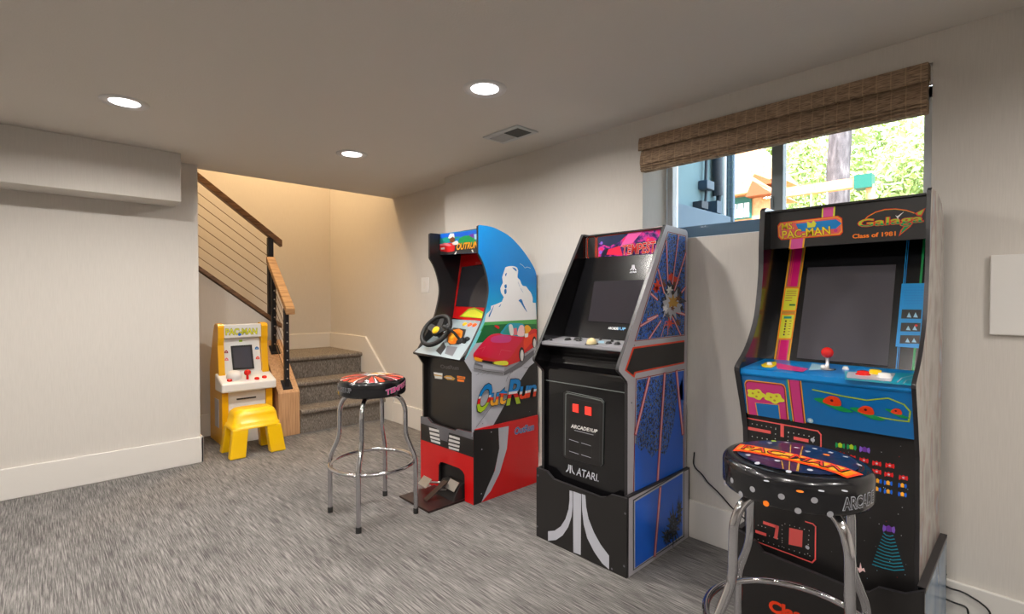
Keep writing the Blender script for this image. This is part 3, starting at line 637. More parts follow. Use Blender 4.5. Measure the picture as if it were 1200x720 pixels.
# ---------------------------------------------------------------- cabinet 2: Tempest
T = thing('arcade_cabinet', (2.06, 1.46, 0), 'black arcade cabinet with silver-edged blue side art and big white three-stripe emblem below', 'arcade machine', 'full-size arcade cabinets')
tprof = [(2.125, 1.527), (1.752, .897), (1.750, .888), (1.753, .88), (1.80, .842), (1.812, .832), (1.817, .82), (1.82, .02), (2.33, .02), (2.334, 1.50), (2.328, 1.514), (2.314, 1.521), (2.14, 1.528)]
TYA, TYZ = 1.221, 1.69
T1 = cr(620, 255, 3.275); T2 = cr(610, 460, 3.13); T3 = cr(720, 255, 6); T4 = cr(720, 360, 5.143); T5 = cr(640, 440, 4.5); T6 = cr(620, 255, 6); T7 = cr(620, 360, 6); T8 = cr(660, 370, 14.4)
for y0, y1 in ((1.205, 1.221), (1.69, 1.706)):
    q = MB(); side(q, tprof, y0, y1, 'silver' if y0 < 1.5 else 'black_gloss', 'edge_molding')
    if y0 < 1.5:
        sp = sidepl(1.205, (1.76, 2.322))
        o_ = T3(375, 98, 503, 130); b_ = T4(424, 172, 120, 208)
        q.dec(sp, o_ + b_, Q('rayred'), 1); o2 = T3(377, 104, 499, 134); b2 = T4(420, 168, 126, 203); q.dec(sp, o2 + b2, Q('lightgrey'), 2); q.dec(sp, T3(379, 109, 497, 138) + T4(418, 165, 130, 200), 'speckled_blue_art', 3)
        C3 = (404, 600)
        def jag(cx, cy, r0, r1, n, m, lay, seed, sy=1.15):
            g = random.Random(seed); q.dec(sp, T3(*sum(([cx + (r0 if k % 2 else r1) * g.uniform(.75, 1.2) * math.cos(2 * math.pi * k / n), cy + sy * (r0 if k % 2 else r1) * g.uniform(.75, 1.2) * math.sin(2 * math.pi * k / n)] for k in range(n)), [])), m, lay)
        jag(404, 590, 66, 92, 26, 'speckled_dark_art', 4, 2, 1.5); jag(300, 480, 14, 30, 14, Q('redorange'), 5, 26, 1.8); jag(430, 440, 14, 30, 14, Q('redorange'), 5, 27, 1.2); jag(345, 470, 12, 26, 14, Q('brown'), 5, 28, 1.2); jag(440, 740, 12, 30, 14, Q('brown'), 5, 29, 1.2); jag(395, 420, 18, 36, 16, Q('redorange'), 5, 5); jag(290, 505, 12, 24, 12, Q('redorange'), 5, 6, 1.4); jag(425, 470, 12, 26, 12, Q('brown'), 5, 8); jag(385, 745, 14, 40, 14, Q('redorange'), 5, 9)
        def ray_(a, b, w=1.0):
            q.line(sp, [a, b], .013 * w, Q('rayred'), 6); q.line(sp, [a, b], .0092 * w, Q('raypink'), 7); q.line(sp, [a, b], .0036 * w, Q('pinkwhite'), 8)
        for p in ((361, 170, 370, 445), (446, 125, 403, 465), (497, 252, 418, 510), (303, 368, 345, 530), (253, 538, 297, 578), (495, 492, 468, 525), (490, 685, 430, 665), (228, 718, 300, 690)): ray_(*T3(*p))
        for p in ((153, 114, 245, 60), (205, 190, 275, 85), (395, 168, 345, 60), (418, 45, 370, 25)): ray_(*T4(*p))
        for p in ((317, 168, 318, 90), (277, 178, 303, 90)): ray_(*T4(*p), .45)
        jag(395, 615, 54, 80, 22, Q('lightgrey'), 9, 11, 1.3); jag(380, 510, 14, 30, 12, Q('offwhite'), 9, 12); jag(405, 600, 26, 48, 16, Q('gold'), 10, 13); jag(350, 640, 12, 26, 10, Q('white'), 10, 14); jag(440, 570, 10, 26, 10, Q('brown'), 11, 15); jag(365, 690, 10, 24, 10, Q('midgrey'), 10, 16); jag(400, 640, 8, 20, 10, Q('brown'), 11, 17)
        q.dec(sp, T4(110, 242, 422, 200, 420, 340, 128, 400, 120, 427, 62, 382), Q('redorange'), 1); q.dec(sp, T4(117, 252, 421, 210, 419, 331, 120, 391, 113, 412, 73, 378), 'black_satin', 2)
        q.dec(sp, T4(128, 432, 422, 374) + T2(600, 275, 412, 372), Q('rayred'), 1); q.dec(sp, T4(131, 437, 419, 379) + T2(597, 277, 415, 370), Q('lightgrey'), 2); q.dec(sp, T4(134, 441, 416, 384) + T2(594, 278, 418, 369), 'speckled_blue_art', 3)
        q.dec(sp, T2(418, 185, 440, 215, 455, 200, 480, 240, 500, 215, 530, 230, 560, 120, 575, 0, 594, -60, 594, 279, 418, 368), Q('royal'), 4)
        q.dec(sp, T4(345, 395, 370, 391, 416, 384, 416, 560, 395, 560), Q('royal'), 4)
        for a, b in ((T4(205, 428), T2(420, 150)), (T4(299, 405), T2(500, 330)), (T4(370, 390), T2(592, 150))): ray_(a[0], b[0], 1.7)
        for px in (T4(102, 578)[0], T2(405, 38)[0], T4(118, 232)[0]): q.disc(sp, px, .0035, Q('midgrey'), 4)
    q.build('side_panel', T)
mq = frontpl(2.147, clip=(-1.69, -1.221))
q = MB().box(2.147, 2.165, TYA, TYZ, 1.395, 1.522, 'black_satin').box(2.135, 2.32, TYA, TYZ, 1.515, 1.521, 'edge_molding')
q.box(2.16, 2.2, TYA, TYZ, 1.385, 1.398, 'bezel_black')
q.line(mq, T6(402, 150, 420, 130, 690, 95, 860, 75, 930, 62, 955, 80, 935, 265, 900, 275, 700, 287, 420, 298, 402, 280), .003, Q('pinkwhite'), 1, True)
q.line(mq, T6(412, 155, 425, 138, 460, 134, 468, 150, 468, 285, 425, 290, 412, 278), .0022, Q('redorange'), 2, True)
q.line(mq, T6(478, 140, 700, 108, 925, 78, 905, 262, 700, 275, 478, 283), .0026, Q('redorange'), 2, True)
q.dec(mq, T6(488, 138, 700, 112, 925, 84, 905, 255, 700, 268, 488, 276), 'magenta_nebula_art', 3)
q.dec(mq, T6(488, 138, 700, 112, 640, 170, 560, 205, 488, 180), Q('navy'), 4); q.dec(mq, T6(545, 262, 560, 225, 640, 200, 660, 265), Q('rose'), 4); q.dec(mq, T6(700, 112, 800, 98, 720, 190, 640, 210), Q('pink'), 4)
q.disc(mq, T6(512, 180)[0], .008, Q('violet'), 5); q.disc(mq, T6(505, 245)[0], .010, Q('violet'), 5)
tq = T1(362, 108, 488, 92, 484, 134, 358, 144)
q.text(mq, 'TEMPEST', tq, Q('black'), 6, .06); q.text(mq, 'TEMPEST', tq, Q('offwhite'), 7, .035); q.text(mq, 'TEMPEST', tq, Q('red'), 8, .015)
q.build('marquee', T)
tb = lambda z: 1.955 + .46 * (z - .985)
tbp = slopepl(tb(.985), .985, tb(1.40), 1.40, clip=(-1.69, -1.221))
q = MB(); q.prism([(tb(.97), TYA, .97), (tb(1.41), TYA, 1.41), (tb(1.41) + .012, TYA, 1.41), (tb(.97) + .012, TYA, .97)], (0, TYZ - TYA, 0), 'bezel_black')
def fuji(mb, pl, f, x0, y0, s, m, lay):
    mb.dec(pl, f(x0 - 2.2 * s, y0 - 14 * s, x0 + 2.2 * s, y0 - 14 * s, x0 + 2.2 * s, y0 + 14 * s, x0 - 2.2 * s, y0 + 14 * s), m, lay)
    for k in (-1, 1):
        mb.dec(pl, f(x0 + k * 4 * s, y0 - 14 * s, x0 + k * 6.5 * s, y0 - 14 * s, x0 + k * 7.5 * s, y0 - 2 * s, x0 + k * 10 * s, y0 + 5 * s, x0 + k * 15 * s, y0 + 10 * s, x0 + k * 15 * s, y0 + 15 * s, x0 + k * 9 * s, y0 + 11 * s, x0 + k * 5.5 * s, y0 + 5 * s, x0 + k * 4 * s, y0 - 3 * s), m, lay)
fuji(q, tbp, T1, 400, 193, .75, Q('silver' if 0 else 'lightgrey'), 1); q.text(tbp, 'ATARI', T1(386, 208, 412, 206, 412, 212, 386, 214), Q('lightgrey'), 1, .03)
q.text(tbp, 'ARCADE', T8(762, 192, 925, 200, 922, 242, 758, 232), Q('white'), 1, .03); q.text(tbp, '1UP', T8(935, 200, 1055, 205, 1045, 250, 930, 243), Q('cobalt'), 1, .05); q.text(tbp, '1UP', T8(935, 200, 1055, 205, 1045, 250, 930, 243), Q('paleblue'), 2, .0)
bz = q.build('bezel', T)
q = MB(); q.prism([tbp.P(*tbp.hit(u, v), off=.001) for u, v in T1(252, 246, 455, 240, 440, 413, 228, 398)], tbp.n * .002, 'screen_glass'); q.build('screen', bz)
tc_ = slopepl(1.80, .972, 1.965, .99, clip=(-1.69, -1.221))
q = MB(); q.prism([(1.80, TYA, .972), (1.965, TYA, .99), (1.965, TYA, .97), (1.804, TYA, .955), (1.80, TYA, .96)], (0, TYZ - TYA, 0), Q('grey'), Q('grey'))
q.dec(tc_, T8(600, 430, 690, 430, 690, 470, 590, 465), Q('paleblue'), 1)
cpo = q.build('control_panel', T)
a, b = tc_.hit(*T7(440, 262)[0]); MB().lathe([(.032, 0), (.030, .003), (.026, .003), (.026, .001)], 'black_rubber', tc_.P(a, b), 20, tc_.n).ball(tc_.P(a, b, .006), .024, 'cream_ball', 20).build('trackball', cpo)
for px in ((T8(85, 412)[0]), (T8(265, 428)[0]), (T8(225, 412)[0]), (T8(768, 475)[0]), (T8(915, 490)[0]), (T7(270, 233)[0])): button(cpo, tc_, px, .012, 'black_rubber')
for px in (T8(300, 400)[0], T8(625, 412)[0], T8(825, 440)[0], T7(155, 235)[0]): button(cpo, tc_, px, .006, 'black_rubber', 'start_button')
q = MB(); aprof = [(1.80, .955)] + arc([(1.83, .95), (1.868, .90), (1.862, .868), (1.838, .845), (1.834, .82)], 3) + [(1.834, .775), (1.836, .775), (1.836, .03)]
q.profy(aprof + [(1.86, .03), (1.86, .8), (1.89, .90), (1.86, .96)], TYA, TYZ, 'black_gloss'); q.box(1.8325, 1.836, TYA, TYZ, .775, .779, 'coin_light')
cpf = frontpl(1.835)
q.text(cpf, 'ATARI.', T5(165, 487, 280, 525, 277, 562, 160, 527), Q('lightgrey'), 2, .012); fuji(q, cpf, lambda *p: T5(*[p[i] + (0 if i % 2 == 0 else (p[i - 1] - 128) * .3) for i in range(len(p))]), 128, 495, 1.55, Q('lightgrey'), 2)
fo = q.build('front_panel', T)
q = MB(); dp = [cpf.P(*cpf.hit(u, v), off=.0) for u, v in T5(97, 90, 110, 84, 295, 124, 307, 140, 300, 470, 290, 480, 105, 432, 95, 420)]
q.prism(dp, cpf.n * .008, 'black_satin', 'coin_light')
cd_ = frontpl(1.827)
q.line(cd_, T5(100, 420, 104, 100, 115, 95, 290, 133, 299, 145), .005, 'coin_light', 1); q.line(cd_, T5(113, 400, 118, 115, 285, 152, 282, 460), .002, 'coin_grey', 2)  # lighter line on left and top edges paints the frame's highlight
q.text(cd_, 'ARCADE1UP', T5(135, 258, 272, 288, 268, 305, 132, 276), Q('offwhite'), 2, .03); q.line(cd_, T5(150, 290, 250, 315), .002, Q('lightgrey'), 2)
for p in ((123, 338, 172, 354), (187, 357, 236, 372), (123, 400, 172, 416), (187, 419, 236, 435)): q.line(cd_, T5(*p), .0022, Q('lightgrey'), 2)
for p in ((120, 335, 120, 402), (180, 352, 180, 420), (240, 370, 240, 436)): q.line(cd_, T5(*p), .0012, 'coin_grey', 2)
dr = q.build('coin_door', fo)
pm('coin_red', (236, 60, 48), .4, emit=(255, 60, 48), es=.5)
for p in ((143, 150, 172, 154, 172, 198, 143, 190), (208, 163, 240, 170, 240, 214, 208, 206)):
    MB().prism([cd_.P(*cd_.hit(u, v), off=.001) for u, v in T5(*p)], cd_.n * .004, 'coin_red').build('coin_slot', dr, label='red lit coin slot')
MB().box(2.31, 2.325, TYA, TYZ, .02, 1.5, 'black_satin').build('back_panel', T)
# riser
X = 1.79; q = MB(); yL, yR = 1.716, 1.190
rt = [(640, 552.6), (648, 562), (702.6, 583), (709, 583), (715, 580)]
pts = [Vector((X, yL, 0)), Vector((X, yL, .343))] + [Vector((X, on(u, v, 'x', X).y, min(.343, on(u, v, 'x', X).z))) for u, v in rt] + [Vector((X, yR, .34)), Vector((X, yR, 0))]
q.prism(pts, (.016, 0, 0), 'black_satin', 'edge_molding')
rp_ = frontpl(X)
q.dec(rp_, T2(193, 363, 223, 374, 221, 597, 194, 587), Q('lightgrey'), 1)
q.dec(rp_, T2(180, 360, 191, 363, 191, 420, 188, 455, 175, 495, 155, 525, 130, 542, 101, 545, 101, 510, 125, 508, 148, 492, 165, 465, 176, 430, 180, 395), Q('lightgrey'), 1)
q.dec(rp_, T2(225, 373, 238, 378, 241, 420, 250, 465, 270, 515, 295, 560, 325, 600, 325, 650, 300, 628, 270, 585, 245, 535, 232, 485, 226, 430), Q('lightgrey'), 1)
for p in ((384, 445), (380, 638), (335, 648), (64, 305), (62, 492)): q.disc(rp_, T2(*p)[0], .005, Q('midgrey'), 1)
q.build('riser_front', T)
q = MB().box(1.806, 2.335, 1.190, 1.204, 0, .345, 'silver').box(1.80, 2.336, 1.1893, 1.2047, .338, .3465, 'edge_molding').box(2.328, 2.336, 1.1893, 1.205, 0, .345, 'edge_molding')
sp = sidepl(1.190)
q.dec(sp, T2(412, 395, 600, 284, 600, 530, 412, 655), 'black_satin', 1); q.dec(sp, T2(415, 398, 597, 289, 597, 527, 415, 650), Q('lightgrey'), 2); q.dec(sp, T2(419, 402, 593, 297, 593, 523, 419, 644), Q('royal'), 3)
g = random.Random(4)
for cx, cy, rx, ry in ((560, 490, 30, 85), (535, 530, 22, 45), (580, 440, 14, 70)):
    q.dec(sp, T2(*sum(([cx + rx * (1 if k % 2 else .5) * g.uniform(.7, 1.1) * math.cos(k * .2417), cy + ry * (1 if k % 2 else .5) * g.uniform(.7, 1.1) * math.sin(k * .2417)] for k in range(26)), [])), 'speckled_dark_art', 5)
for a, w_, m in ((0, .022, 'rayred'), (1, .015, 'raypink'), (2, .006, 'pinkwhite')): q.line(sp, T2(511, 352, 491, 596), w_, Q(m), 4 + a)
q.build('riser_side', T)
MB().box(1.806, 2.335, 1.702, 1.716, 0, .345, 'black_satin').build('riser_side', T)

# ---------------------------------------------------------------- cabinet 3: OutRun
O = thing('arcade_cabinet', (2.06, 2.49, 0), 'racing arcade cabinet with steering wheel, blue sky side art and red base', 'arcade machine', 'full-size arcade cabinets')
of = [(1.842, 1.445)] + arc([(1.85, 1.435), (1.884, 1.382), (1.91, 1.309), (1.921, 1.234), (1.909, 1.159), (1.883, 1.075), (1.845, 1.005)], 4) + [(1.745, .845), (1.745, .835), (1.794, .765)]
oprof = of + [(1.797, .02), (2.325, .02), (2.325, 1.335)] + arc([(2.32, 1.345), (2.304, 1.378), (2.234, 1.456), (2.145, 1.528), (2.073, 1.569), (1.97, 1.601), (1.90, 1.608)], 3) + [(1.85, 1.607), (1.842, 1.60)]
O1 = cr(480, 255, 3.894); O2 = cr(480, 420, 3.79); O3 = cr(480, 255, 8); O4 = cr(480, 340, 6.55); O5 = cr(545, 360, 8); O6 = cr(550, 255, 6); O7 = cr(545, 430, 8); O8 = cr(480, 420, 7.2); O9 = cr(465, 500, 6.55)
OYA, OYZ = 2.246, 2.722
for y0, y1 in ((2.23, 2.246), (2.722, 2.738)):
    q = MB(); side(q, oprof, y0, y1, 'sky_print' if y0 < 2.5 else 'black_satin', 'edge_molding')
    if y0 < 2.5:
        sp = sidepl(2.23)
        hz = O5(183, 142)[0]; hr = (628.6, 374.5)
        cl = O6(252, 352, 270, 345, 300, 342, 330, 350, 342, 375, 338, 420, 355, 440, 372, 478, 398, 485, 412, 505, 432, 530, 445, 568, 445, 598, 466, 600)
        q.dec(sp, arc(cl, 3) + [hr, hz] + O6(112, 700, 118, 680, 150, 650, 152, 622, 188, 610, 228, 592, 241, 560, 222, 530, 216, 500, 224, 480, 235, 460, 230, 420, 238, 395), Q('white'), 2)
        for p in ((245, 480, 258, 470, 262, 490, 252, 500), (244, 510, 258, 505, 260, 530, 248, 540), (250, 400, 262, 390, 255, 415), (340, 450, 350, 480, 378, 530, 362, 505), (345, 585, 365, 575, 380, 610, 405, 665, 385, 640, 360, 600), (160, 640, 172, 620, 155, 665, 140, 700, 135, 690), (205, 630, 222, 607, 215, 625), (300, 352, 325, 360, 330, 380)): q.sdec(sp, O6(*p), Q('cobalt'), 3)
        q.line(sp, O6(355, 325, 375, 338, 390, 355), .0028, Q('offwhite'), 2); q.line(sp, O6(390, 356, 405, 348, 430, 357), .0028, Q('offwhite'), 2)
        # field, road, asphalt
        q.dec(sp, [hz, hr, (629, 386), (563, 388)] , Q('grass'), 3); q.dec(sp, O5(178, 172, 400, 158, 665, 160, 665, 330, 400, 330, 98, 340), Q('darkgreen'), 4)
        base_l = [(545.6, 424.5), (554, 437), (554.6, 508)]
        q.dec(sp, O5(98, 340, 670, 250) + [(629, 500)] + [(552.5, 512)] + [(552.4, 437), (543.8, 423)], Q('lightgrey'), 5)
        q.dec(sp, O7(590, 5, 672, -60, 672, 462, 245, 572, 365, 360), 'black_satin', 6)
        q.dec(sp, O7(545, 12, 597, 0, 365, 360, 245, 574, 98, 590, 105, 560, 240, 378), Q('silver' if 0 else 'lightgrey'), 7)
        q.line(sp, O7(98, 568, 240, 376, 330, 270), .0022, Q('black'), 8); q.line(sp, O7(300, 355, 365, 362), .0022, Q('black'), 8); q.line(sp, O7(545, 8, 590, 8), .002, Q('black'), 8)
        for i in range(7): q.line(sp, O5(100 + 50 * i, 640 - 4 * i, 150 + 50 * i, 605 - 4 * i), .0012, Q('midgrey'), 6)
        for i in range(8): q.line(sp, O5(380 + 26 * i, 700 - 40 * i, 400 + 26 * i, 640 - 30 * i), .003, Q('midgrey'), 6)
        # generic red open sports car
        q.dec(sp, O5(355, 590, 500, 500, 640, 400, 640, 450, 520, 560, 360, 640), Q('midgrey'), 9)
        q.dec(sp, O5(72, 562, 85, 515, 150, 545, 362, 572, 500, 490, 500, 520, 355, 610, 350, 638, 200, 612, 80, 592), Q('grey'), 10); q.line(sp, O5(75, 575, 200, 602, 352, 618), .0028, Q('darkgrey'), 11)
        q.dec(sp, O5(160, 545, 362, 570, 360, 598, 160, 575), Q('lightgrey'), 11); q.dec(sp, O5(85, 520, 158, 545, 156, 562, 82, 540), Q('midgrey'), 11)
        q.sdec(sp, O5(72, 440, 100, 400, 150, 340, 220, 270, 300, 247, 420, 262, 540, 278, 560, 230, 600, 215, 640, 205, 665, 215, 665, 260, 655, 350, 615, 390, 545, 440, 515, 500, 400, 545, 360, 552, 150, 505, 80, 480), Q('red'), 12)
        q.sdec(sp, O5(72, 438, 100, 400, 150, 340, 220, 270, 300, 247, 420, 262, 535, 282, 470, 390, 390, 490, 230, 478, 90, 450), Q('rose'), 13)
        q.dec(sp, O5(150, 495, 262, 512, 260, 535, 150, 512), Q('black'), 13); q.sdec(sp, O5(82, 468, 155, 490, 152, 512, 90, 500), Q('amber'), 13); q.sdec(sp, O5(260, 513, 380, 505, 385, 545, 262, 535), Q('lemon'), 13)
        q.sdec(sp, O5(325, 250, 350, 205, 385, 162, 430, 150, 520, 155, 548, 180, 545, 275, 420, 263), Q('cyan'), 14)
        q.sdec(sp, O5(345, 245, 380, 195, 420, 170, 445, 220, 440, 262, 400, 258), Q('teal'), 15); q.sdec(sp, O5(400, 175, 430, 165, 445, 220, 440, 262, 415, 258), Q('offwhite'), 16); q.sdec(sp, O5(480, 262, 500, 180, 530, 170, 545, 200, 540, 270), Q('pinkwhite'), 16); q.dec(sp, O5(445, 200, 475, 195, 480, 262, 445, 262), Q('raypink'), 16)
        q.sdec(sp, O5(545, 190, 580, 170, 610, 205, 580, 245, 548, 275), Q('amber'), 14); q.dec(sp, O5(550, 250, 585, 245, 580, 280, 552, 285), Q('offwhite'), 15)
        q.sdec(sp, O5(265, 178, 285, 170, 312, 185, 305, 205), Q('red'), 14)
        for cx, cy, rx, ry in ((522, 445, 26, 70), (640, 330, 20, 55)):
            q.dec(sp, O5(*sum(([cx + rx * math.cos(k * .45), cy + ry * math.sin(k * .45)] for k in range(14)), [])), Q('black'), 14); q.dec(sp, O5(*sum(([cx + 2 + rx * .6 * math.cos(k * .45), cy + 8 + ry * .78 * math.sin(k * .45)] for k in range(14)), [])), Q('offwhite'), 15)
        q.sdec(sp, O5(545, 300, 600, 262, 655, 245, 655, 300, 600, 350, 548, 400), Q('redorange'), 13); q.sdec(sp, O5(240, 285, 330, 262, 420, 276, 400, 330, 250, 330), Q('hotpink'), 14)
        q.line(sp, O5(110, 395, 180, 372, 150, 425), .0012, Q('raypink'), 14); q.line(sp, O5(310, 455, 330, 400, 425, 415), .0012, Q('raypink'), 14)
        bands = [(-.1, .30, Q('lime')), (.30, .50, Q('red')), (.50, .58, Q('white')), (.58, 1.1, Q('blue'))]
        def lg(ch, *p):
            qd = O7(*p); q.text(sp, ch, qd, Q('black'), 18, .045); q.text(sp, ch, qd, None, 20, .022, bands=bands)
        lg('O', 150, 168, 262, 160, 195, 405, 78, 430); 
        bands = [(-.1, .45, Q('amber')), (.45, .72, Q('redorange')), (.72, 1.1, Q('blue'))]
        lg('u', 238, 255, 305, 245, 290, 352, 222, 362); lg('t', 318, 205, 385, 215, 362, 340, 300, 350)
        bands = [(-.1, .25, Q('lime')), (.25, .42, Q('red')), (.42, .52, Q('white')), (.52, 1.1, Q('blue'))]
        lg('R', 420, 125, 545, 112, 500, 335, 380, 355)
        bands = [(-.1, .4, Q('redorange')), (.4, .62, Q('white')), (.62, 1.1, Q('blue'))]
        lg('u', 512, 190, 580, 178, 562, 290, 495, 302); lg('n', 590, 178, 660, 166, 645, 270, 572, 285)
        for p in ((160, 532), (600, 420), (118, 65)): q.disc(sp, O7(*p)[0], .003, Q('midgrey'), 9)
    q.build('side_panel', O)
mq = frontpl(1.923, clip=(-2.722, -2.246)); q = MB().box(1.923, 1.94, OYA, OYZ, 1.471, 1.605, 'black_satin').box(1.93, 1.985, OYA, OYZ, 1.588, 1.595, 'black_satin')
q.dec(mq, O3(287, 155, 640, 110, 640, 332, 287, 352), Q('blue'), 1); q.dec(mq, O3(287, 160, 400, 150, 640, 118, 640, 150, 520, 175, 287, 205), Q('royal'), 2); q.dec(mq, O3(287, 200, 350, 185, 480, 180, 350, 240, 287, 245), Q('teal'), 3); q.dec(mq, O3(450, 255, 470, 195, 520, 170, 580, 170, 620, 205, 640, 255), Q('green'), 4)
q.dec(mq, O3(287, 330, 287, 285, 400, 260, 640, 240, 640, 330, 287, 352), Q('darkgrey'), 4); q.dec(mq, O3(370, 175, 385, 150, 420, 150, 425, 190, 400, 200, 365, 195), Q('white'), 5); q.dec(mq, O3(380, 200, 410, 180, 430, 200, 425, 235, 385, 235), Q('brown'), 6)
q.dec(mq, O3(288, 300, 290, 262, 330, 240, 400, 240, 430, 265, 425, 315, 380, 325, 300, 318), Q('red'), 7); q.dec(mq, O3(288, 250, 360, 240, 400, 262, 380, 270, 288, 262), Q('raypink'), 8); q.dec(mq, O3(400, 240, 450, 215, 470, 250, 410, 262), Q('offwhite'), 7); q.dec(mq, O3(300, 285, 335, 280, 335, 300, 300, 302), Q('offwhite'), 9)
q.dec(mq, O3(425, 345, 440, 320, 450, 320, 438, 345), Q('offwhite'), 8); q.dec(mq, O3(585, 305, 597, 303, 605, 328, 597, 330), Q('offwhite'), 8); q.dec(mq, O3(610, 160, 632, 155, 635, 205, 615, 205), Q('paleblue'), 8); q.dec(mq, O3(560, 165, 605, 150, 610, 195, 575, 180), Q('purple'), 7)
oq = O3(455, 245, 655, 225, 640, 285, 445, 305); q.text(mq, 'OUTRUN', oq, Q('brown'), 9, .05); q.text(mq, 'OUTRUN', oq, Q('amber'), 10, .02)
q.build('marquee', O)
ob = lambda z: 2.025 + .17 * (z - 1.05)
obp = slopepl(ob(1.03), 1.03, ob(1.5), 1.5, clip=(-2.722, -2.246))
q = MB(); q.prism([(ob(1.0), OYA, 1.0), (ob(1.55), OYA, 1.55), (ob(1.55) + .012, OYA, 1.55), (ob(1.0) + .012, OYA, 1.0)], (0, OYZ - OYA, 0), 'bezel_black')
q.dec(obp, O3(457, 340, 740, 290) + O4(760, 270, 312, 215), 'red_panel', 1)
q.dec(obp, O4(385, 205, 455, 145, 500, 135, 580, 175, 620, 225), Q('lime'), 5); q.dec(obp, O4(400, 198, 460, 155, 500, 148, 560, 182, 580, 220), Q('lemon'), 6)
for i in range(7): q.line(obp, O3(440, 560 - 22 * i, 478, 510 - 22 * i), .0024, Q('salmon'), 2)
q.text(obp, 'SEGA', O3(618, 418, 665, 416, 665, 438, 618, 442), Q('salmon'), 2, .03)
bz = q.build('bezel', O)
q = MB(); q.prism([obp.P(*obp.hit(u, v), off=.001) for u, v in O3(492, 466, 760, 430) + O4(640, 140, 356, 125)], obp.n * .002, 'screen_glass'); q.build('screen', bz)
q = MB()   # black hood between marquee and bezel
q.box(1.94, 2.1, OYA, OYZ, 1.475, 1.482, 'bezel_black').build('hood', O)
oc = slopepl(1.725, .842, 2.03, 1.048, clip=(-2.738, -2.246))
q = MB(); q.prism([(1.725, 2.232, .842), (2.03, 2.232, 1.048), (2.03, 2.232, 1.03), (1.735, 2.232, .826), (1.725, 2.232, .832)], (0, 0.508, 0), Q('grey'), 'edge_molding') if 0 else None
q.prism([(1.725, OYA, .842), (2.03, OYA, 1.048), (2.035, OYA, 1.03), (1.737, OYA, .826), (1.727, OYA, .832)], (0, OYZ - OYA, 0), 'edge_molding')
q.dec(oc, O4(40, 478, 118, 395, 340, 205, 575, 245, 420, 545), 'deck_grey', 1)
q.prism([(1.725, 2.722, .842), (1.93, 2.722, .98), (1.93, 2.722, .965), (1.73, 2.722, .83)], (0, .02, 0), 'edge_molding')
q.dec(oc, O4(50, 475, 110, 430, 300, 500, 250, 530), Q('paleblue'), 2) if 0 else None
q.dec(oc, O4(290, 430, 370, 440, 330, 510, 270, 490), Q('midgrey'), 2); q.dec(oc, O4(180, 230, 330, 225, 300, 260, 170, 290), Q('grey'), 2); q.dec(oc, O4(200, 470, 260, 400, 280, 440, 240, 500), Q('darkgrey'), 2)
q.dec(oc, O4(290, 400, 300, 320, 340, 290, 435, 305, 425, 345, 380, 420, 310, 425), 'black_satin', 3); q.dec(oc, O4(295, 400, 300, 345, 335, 310, 380, 300, 410, 320, 400, 370, 350, 415, 315, 418), Q('orange'), 4); q.dec(oc, O4(300, 385, 310, 345, 345, 330, 360, 345, 330, 400), Q('amber'), 5)
q.dec(oc, O4(100, 330, 160, 310, 175, 350, 130, 400, 100, 390), Q('orange'), 3); q.dec(oc, O4(105, 385, 135, 375, 140, 395, 115, 402), Q('green'), 4)
for i in range(3): q.line(oc, O4(438 + 34 * i, 233 + 4 * i, 458 + 34 * i, 235 + 4 * i), .003, Q('midgrey'), 2)
cpo = q.build('control_panel', O)
for i, (p, mm) in enumerate((((425, 265), 'yellow_bright'), ((463, 270), 'orange_btn'), ((500, 272), 'orange_btn'))):
    if mm not in MATS: pm(mm, (240, 90, 20), .3, coat=.4, emit=(255, 90, 20), es=.25)
    button(cpo, oc, O4(*p)[0], .0135, mm)
for p in ((200, 248), (250, 252)): button(cpo, oc, O4(*p)[0], .007, 'black_rubber', 'start_button')
# shifter
a, b = oc.hit(*O4(395, 395)[0]); c0 = oc.P(a, b)
q = MB().lathe([(.03, 0), (.028, .01), (.012, .018), (.008, .02)], 'black_rubber', c0, 16, oc.n).tube([c0, c0 + oc.n * .05 + Vector((-.01, .02, .012)), c0 + oc.n * .075 + Vector((-.02, .055, .02))], [.008, .008, .010], 'black_rubber', 10).tube([c0 + oc.n * .07 + Vector((-.018, .045, .018)), c0 + oc.n * .078 + Vector((-.022, .085, .024))], .014, 'black_rubber', 12); q.build('gear_shifter', cpo)
a, b = oc.hit(*O4(445, 385)[0]); c0 = oc.P(a, b)
MB().lathe([(.018, 0), (.018, .008), (.01, .02), (0, .022)], 'black_rubber', c0, 12, oc.n).box(c0.x - .03, c0.x - .02, c0.y - .012, c0.y + .012, c0.z - .02, c0.z + .01, 'black_rubber').build('shifter_base', cpo)
# steering wheel
wc = on(*O4(203, 310)[0], 'y', 2.60); ax = Vector((-.80, -.12, .60)).normalized()
e1 = ax.cross(Vector((0, 0, 1))).normalized(); e2 = e1.cross(ax) * -1
wheel = MB(); RW = .107
ringp = [wc + (e1 * math.cos(2 * math.pi * k / 40) + e2 * math.sin(2 * math.pi * k / 40)) * RW for k in range(40)]
wh = wheel.tube(ringp, .0145, 'black_rubber', 12, closed=True).build('steering_wheel', O)
for ang in (200, 340, 90 + 180):
    a_ = math.radians(ang); d_ = e1 * math.cos(a_) + e2 * math.sin(a_); t_ = ax.cross(d_).normalized()
    c1 = wc - ax * .012; w1, w2 = .026, .016
    MB().hexa([c1 + t_ * w1 - ax * .004, c1 + d_ * RW + t_ * w2 + ax * .006, c1 + d_ * RW - t_ * w2 + ax * .006, c1 - t_ * w1 - ax * .004], [c1 + t_ * w1 + ax * .004, c1 + d_ * RW + t_ * w2 + ax * .014, c1 + d_ * RW - t_ * w2 + ax * .014, c1 - t_ * w1 + ax * .004], 'black_rubber').build('spoke', wh)
